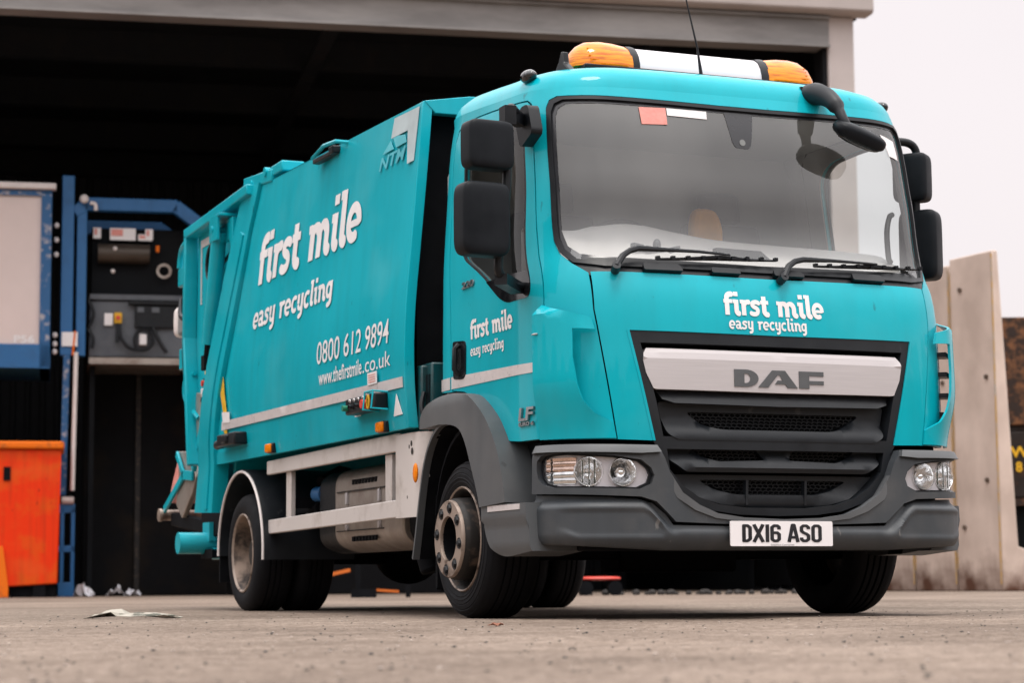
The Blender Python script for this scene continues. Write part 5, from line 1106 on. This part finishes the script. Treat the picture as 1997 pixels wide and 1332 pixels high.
# concrete retaining units, running back from the right
fwd2 = Vector((fw.x, fw.y, 0)).normalized(); rt2 = Vector((rt.x, rt.y, 0)).normalized()
conc = bpy.data.materials.new("stained_concrete"); conc.use_nodes = True; t = conc.node_tree; p = t.nodes['Principled BSDF']; p.inputs['Roughness'].default_value = .85
tc = N(t, 'ShaderNodeTexCoord'); n1 = N(t, 'ShaderNodeTexNoise'); n1.inputs['Scale'].default_value = 1.3; n1.inputs['Detail'].default_value = 8
mp = N(t, 'ShaderNodeMapping'); mp.inputs['Scale'].default_value = (1.1, 1.1, .9); t.links.new(tc.outputs['Object'], mp.inputs[0]); t.links.new(mp.outputs[0], n1.inputs[0])
rp = N(t, 'ShaderNodeValToRGB'); e = rp.color_ramp.elements; e[0].position = .38; e[0].color = (.50, .395, .335, 1); e[1].position = .66; e[1].color = (.68, .55, .475, 1); t.links.new(n1.outputs[0], rp.inputs[0])
sx = N(t, 'ShaderNodeSeparateXYZ'); t.links.new(tc.outputs['Object'], sx.inputs[0])
n2 = N(t, 'ShaderNodeTexNoise'); n2.inputs['Scale'].default_value = 2.2; n2.inputs['Detail'].default_value = 5; t.links.new(tc.outputs['Object'], n2.inputs[0])
ma = N(t, 'ShaderNodeMath', operation='MULTIPLY_ADD'); ma.inputs[1].default_value = 1.6; ma.inputs[2].default_value = -.74; t.links.new(n2.outputs[0], ma.inputs[0])
mr = N(t, 'ShaderNodeMath', operation='SUBTRACT'); t.links.new(ma.outputs[0], mr.inputs[0]); t.links.new(sx.outputs['Z'], mr.inputs[1])
cl = N(t, 'ShaderNodeMapRange'); cl.inputs[1].default_value = -.45; cl.inputs[2].default_value = .22; t.links.new(mr.outputs[0], cl.inputs[0])
mx = N(t, 'ShaderNodeMix', data_type='RGBA'); mx.inputs[7].default_value = (.09, .035, .018, 1); t.links.new(cl.outputs[0], mx.inputs[0]); t.links.new(rp.outputs[0], mx.inputs[6]); t.links.new(mx.outputs[2], p.inputs['Base Color'])
bp = N(t, 'ShaderNodeBump'); bp.inputs['Strength'].default_value = .3; bp.inputs['Distance'].default_value = .03; t.links.new(n1.outputs[0], bp.inputs['Height']); t.links.new(bp.outputs[0], p.inputs['Normal'])
M['mortar'] = pmat('yellow_rust_streak', (.50, .30, .10), .9, 0, 0, .3, 3, col2=(.40, .34, .29), mixlo=.45, mixhi=.6)
M['bolt'] = pmat('rusty_bolt', (.10, .07, .05), .8)
wd = (fwd2*.93-rt2*.43).normalized(); ang = math.atan2(wd.y, wd.x)
P0 = Vector((CAM.x, CAM.y, 0))+fwd2*30+rt2*6.76
desc = ["tall concrete wall unit with its end face showing beside the rusty container", "concrete wall unit next to the end unit, half hidden by the truck cab",
        "concrete wall unit third from the open end, seen low below the bumper corner", "concrete wall unit fourth from the open end, seen low just beside the front tyre", "farthest concrete wall unit from the open end, mostly hidden behind the truck"]
for k in range(5):
    u = thing("concrete_wall_unit", desc[k], "wall unit", P0+wd*1.025*k, ang, "concrete retaining wall units")
    zt = 4.78-.02*k-(.06 if k else 0)
    q = MB()
    # local: x along the wall (backwards), -y behind (away, to the right), +y towards the yard
    q.prism([(0, 0), (0, zt), (-.10, zt), (-.30, .62), (-.95, .42), (-.95, 0)], lambda a, z, t_: (t_, a, z), 0, 1.0)
    q.build("slab", conc, u, .02)
    q = MB(); q.box(.0, .025, .002, .012, .1, zt-.05); q.box(.985, 1.0, .002, .010, .3, zt-.2)
    q.build("joint_streak", M['mortar'], u)
    q = MB()
    for x, z in ((.25, 1.55), (.75, 4.3), (.2, 3.0), (.8, .9)): q.cyl((x, .0, z), (x, .03, z), .035, 10)
    q.build("lifting_socket", M['bolt'], u)
# rusty container behind them with yellow lettering
rc = thing("rusty_container", "tall rust brown container with yellow lettering behind the concrete wall end", "container", P0+fwd2*3.5+rt2*.25, YAW*-1)
M['rust'] = pmat('rust_brown', (.022, .011, .007), .9, 0, 0, .3, 5.5, col2=(.20, .085, .035), mixlo=.45, mixhi=.66, bump=.8, bscale=14)
M['rustdk'] = pmat('dark_rust', (.014, .008, .006), .9, 0, 0, .3, 4, col2=(.06, .026, .012), mixlo=.5, mixhi=.7)
q = MB(); q.box(0, 6, 0, 2.5, 2.55, 4.25); q.build("rusty_top", M['rust'], rc, .02)
q = MB(); q.box(0, 6, -.02, 2.5, 1.42, 2.45); q.box(0, 6, .05, 2.5, 2.45, 2.55); q.build("lettered_side", M['rustdk'], rc, .02)
q = MB(); q.box(-.02, 6, -.05, 0, 1.30, 1.41); q.build("rail", M['rust'], rc)
q = MB(); q.box(0, 6, .15, 2.5, 0, 1.40); q.build("dark_base", M['cladding'], rc)
write("lettering", fit2d(text2d("WWW", 1, 1, .03), 0.43, 1.31, 2.05, 2.22), lambda u, z, d=0: (u, -.02-d, z), M['yellow'], rc, d=.01)
write("lettering", fit2d(text2d("0 8", 1, 1, .03), 0.645, .90, 1.82, 1.98), lambda u, z, d=0: (u, -.02-d, z), M['yellow'], rc, d=.01)

# things seen low between the wheels
ob = thing("orange_barrier", "orange barrier boards lying low beyond the rear wheels", "barrier", (3.45, 16, 0), R(-20))
q = MB(); q.obox((-.42, 0, .27), (-.16, .05, .33), .04, .04); q.build("board", M['orange_under'], ob); q = MB(); q.obox((.15, .3, .09), (.42, .3, .07), .04, .03); q.build("board", M['orange_under'], ob)
q = MB(); q.box(-.15, .15, .1, .5, 0, .1); q.box(-.1, -.04, .28, .34, .1, .40); q.box(.5, .56, .28, .34, 0, .40); q.build("stand", M['under'], ob)
rl = thing("red_trolley", "low red trolley with black wheels seen beneath the cab", "trolley", (6.55, 16.0, 0), R(-22))
q = MB(); q.ball((0, 0, .21), .26, .20, .026, 20, 8, .6); q.build("deck", M['red'], rl)
q = MB(); 
for x in (-.18, .18): q.cyl((x, -.2, .09), (x, .2, .09), .09, 16)
q.build("wheel", M['under'], rl)
random.seed(11)
rb = MB()
for k in range(90):
    a = random.uniform(-1, 1); c = Vector((7.4, 16.2, 0))+rt2*a*2.4+fwd2*random.uniform(-.3, .3); s_ = random.uniform(.02, .06)
    rb.ball((c.x, c.y, s_*.5), s_*random.uniform(.7, 1.2), s_*random.uniform(.7, 1.2), s_*.75, 7, 5)
rbo = rb.build("rubble", M['rubble'], None, smooth=False); tag(rbo, "low row of broken rubble beyond the truck", "rubble", kind="stuff")

# ------------------------------------------------------------------ ground
gm = bpy.data.materials.new("worn_yard_concrete"); gm.use_nodes = True; t = gm.node_tree; p = t.nodes['Principled BSDF']; p.inputs['Roughness'].default_value = .9; p.inputs['Specular IOR Level'].default_value = .2
tc = N(t, 'ShaderNodeTexCoord')
def noisen(sc, det=6, rough=.6, st=None):
    n = N(t, 'ShaderNodeTexNoise'); n.inputs['Scale'].default_value = sc; n.inputs['Detail'].default_value = det; n.inputs['Roughness'].default_value = rough
    if st:
        m_ = N(t, 'ShaderNodeMapping'); m_.inputs['Scale'].default_value = st; t.links.new(tc.outputs['Object'], m_.inputs[0]); t.links.new(m_.outputs[0], n.inputs[0])
    else: t.links.new(tc.outputs['Object'], n.inputs[0])
    return n
def ramp(n, a, ca, b_, cb):
    r = N(t, 'ShaderNodeValToRGB'); e = r.color_ramp.elements; e[0].position = a; e[0].color = (*ca, 1); e[1].position = b_; e[1].color = (*cb, 1); t.links.new(n.outputs[0], r.inputs[0]); return r
def mixc(f, a, b_, mode='MIX', fac=None):
    m_ = N(t, 'ShaderNodeMix', data_type='RGBA', blend_type=mode)
    if fac is not None: m_.inputs[0].default_value = fac
    else: t.links.new(f, m_.inputs[0])
    t.links.new(a, m_.inputs[6]); t.links.new(b_, m_.inputs[7]); return m_.outputs[2]
base = ramp(noisen(.55, 7), .36, (.25, .197, .16), .66, (.425, .345, .285))
fine = ramp(noisen(26, 4, .7), .36, (.40, .37, .35), .62, (1, 1, 1))
grit = ramp(noisen(120, 3, .7), .40, (.5, .47, .45), .6, (1, 1, 1))
strk = ramp(noisen(1.2, 6, .6, (1, 3.5, 1)), .40, (.50, .46, .42), .60, (1, 1, 1))
c = mixc(None, base.outputs[0], fine.outputs[0], 'MULTIPLY', .85); c = mixc(None, c, grit.outputs[0], 'MULTIPLY', .8); c = mixc(None, c, strk.outputs[0], 'MULTIPLY', .38)
t.links.new(c, p.inputs['Base Color'])
bp = N(t, 'ShaderNodeBump'); bp.inputs['Strength'].default_value = .5; bp.inputs['Distance'].default_value = .006; t.links.new(noisen(70, 5, .7).outputs[0], bp.inputs['Height']); t.links.new(bp.outputs[0], p.inputs['Normal'])
def axis(lo, hi, st, far):
    a = []; x = lo
    while x <= hi+1e-6: a.append(x); x += st
    g = st; l = lo; h = hi; L_ = []; H_ = []
    while h < far: g *= 1.5; h += g; H_.append(h)
    g = st
    while l > -far: g *= 1.5; l -= g; L_.append(l)
    return L_[::-1]+a+H_
gx = axis(-7, 5, .055, 500); gy = axis(-7.5, 7, .055, 500)
def hgt(x, y):
    k = ss((7.5-abs(x+1))/3)*ss((8-abs(y+.2))/3)
    if k <= 0: return 0
    h = noise.fractal(Vector((x*1.1, y*1.1, 0)), 1, 2, 3)*.006+noise.fractal(Vector((x*6, y*6, 3)), 1, 2, 3)*.0035
    for wx, wy in ((-1.0, 1.1), (1.0, 1.1), (-.9, 4.9), (.9, 4.9)):
        d_ = math.hypot(x-wx, y-wy); h *= ss((d_-.25)/.5)
    return h*k-.002
vs = []; nx = len(gx)
for y in gy:
    for x in gx: vs.append((x, y, hgt(x, y)))
fs = [(j*nx+i, j*nx+i+1, (j+1)*nx+i+1, (j+1)*nx+i) for j in range(len(gy)-1) for i in range(nx-1)]
g = MB().add(vs, fs).build("ground", gm, None, ang=180, recalc=False); tag(g, None, kind="structure")
# loose grit
random.seed(5)
gb = MB(); gl_ = MB()
cnt = 0
while cnt < 4200:
    dpt = 3.2+random.random()**1.1*9; lat = random.uniform(-1, 1)*.25*dpt
    c_ = Vector((CAM.x, CAM.y, 0))+fwd2*dpt+rt2*lat; s_ = .0010+.0058*random.random()**7
    if abs(c_.x) < 1.15 and 0.5 < c_.y < 6: 
        if random.random() < .7: continue
    cnt += 1
    z = hgt(c_.x, c_.y); q_ = gb if random.random() < .62 else gl_
    e1, e2 = random.uniform(.7, 1.4), random.uniform(.5, .9)
    v = [c_+Vector((s_*e1*math.cos(a), s_*math.sin(a), z+s_*.25)) for a in (0, 1.3, 2.5, 3.9, 5.1)]
    q_.add([c_+Vector((0, 0, z-s_*.3))]+v+[c_+Vector((s_*.2, 0, z+s_*e2))], [(0, i % 5+1, i+0 if 0 else (i-1) % 5+1) for i in range(1, 6)]+[(6, (i-1) % 5+1, i % 5+1) for i in range(1, 6)])
M['grit_dark'] = pmat('dark_grit', (.03, .028, .027), .9); M['grit_light'] = pmat('pale_grit', (.36, .30, .26), .9)
o = gb.build("dark_gravel", M['grit_dark'], None, smooth=False); tag(o, "scattered dark grit on the yard ground", "gravel", kind="stuff")
o = gl_.build("pale_gravel", M['grit_light'], None, smooth=False); tag(o, "scattered pale grit on the yard ground", "gravel", kind="stuff")
def crumple(name, label, cat, c, L_, w_, h_, seed, mat, group=None, rz=0):
    random.seed(seed); q = MB(); n_, m_ = 9, 5; vs = []; ph = random.uniform(0, 9)
    for i in range(n_):
        for j in range(m_):
            u, v = i/(n_-1)*2-1, j/(m_-1)*2-1
            z = h_*max(0, noise.noise(Vector((u*1.7+ph, v*1.4, seed)))*.9+.35)*(1-.6*abs(u)**3)
            vs.append((u*L_/2+random.uniform(-.06, .06)*L_, v*w_/2*(1-.4*abs(u))+random.uniform(-.08, .08)*w_, .004+z))
    q.add(vs, [(i*m_+j, i*m_+j+1, (i+1)*m_+j+1, (i+1)*m_+j) for i in range(n_-1) for j in range(m_-1)])
    o = q.build(name, mat, None, smooth=False); o.location = c; o.rotation_euler = (0, 0, rz); md = o.modifiers.new('thickness', 'SOLIDIFY'); md.thickness = .002
    return tag(o, label, cat, group)
crumple("torn_wrapper", "torn greenish wrapper lying on the ground before the rear wheel", "litter", (-2.42, 2.2, 0), .44, .20, .055, 4, M['card'], rz=-YAW)
u_ = Vector((math.cos(BA), math.sin(BA), 0)); v_ = Vector((-math.sin(BA), math.cos(BA), 0)); B0 = Vector(BO)
for a, b_, L_, h_, sd, lab in ((1.36, 2.0, .30, .24, 5, "white paper scrap beside the blue frame foot"), (1.85, 2.6, .28, .20, 8, "white paper scrap in the middle of three by the dark wall"), (2.12, 2.8, .25, .17, 9, "white paper scrap by the dark wall, farthest from the blue frame foot")):
    crumple("paper_scrap", lab, "litter", B0+u_*a+v_*b_, L_, .2, h_, sd, M['paper'], "paper scraps by the dark wall", BA)
crumple("dry_leaf", "small reddish dry leaf on the ground before the bumper", "leaf", (-1.75, -.9, 0), .06, .03, .018, 3, M['leaf'], rz=.3)

# unseen dark belt added behind the camera to darken reflections and cut horizon light
random.seed(21)
tl = MB()
for k in range(230):
    a = R(random.uniform(-115, 115)); dd_ = random.uniform(48, 62); c_ = Vector((CAM.x, CAM.y, 0))-fwd2*math.cos(a)*dd_+rt2*math.sin(a)*dd_; hh = random.uniform(5, 11)
    for j in range(7):
        rr = random.uniform(1.2, 2.6); o_ = c_+Vector((random.uniform(-2, 2), random.uniform(-2, 2), 0)); zc = random.uniform(.1, .9)*hh
        tl.ball((o_.x, o_.y, zc), rr, rr, rr*random.uniform(.7, 1.1), 7, 5)
M['added_foliage'] = pmat('added_dark_foliage', (.035, .05, .022), .9, 0, 0, .3, .7, bump=.6, bscale=3)
o = tl.build("added_tree_belt", M['added_foliage'], None, smooth=False, recalc=False); tag(o, "unseen dark tree belt added behind the camera for reflections", "reflection_belt", kind="stuff")
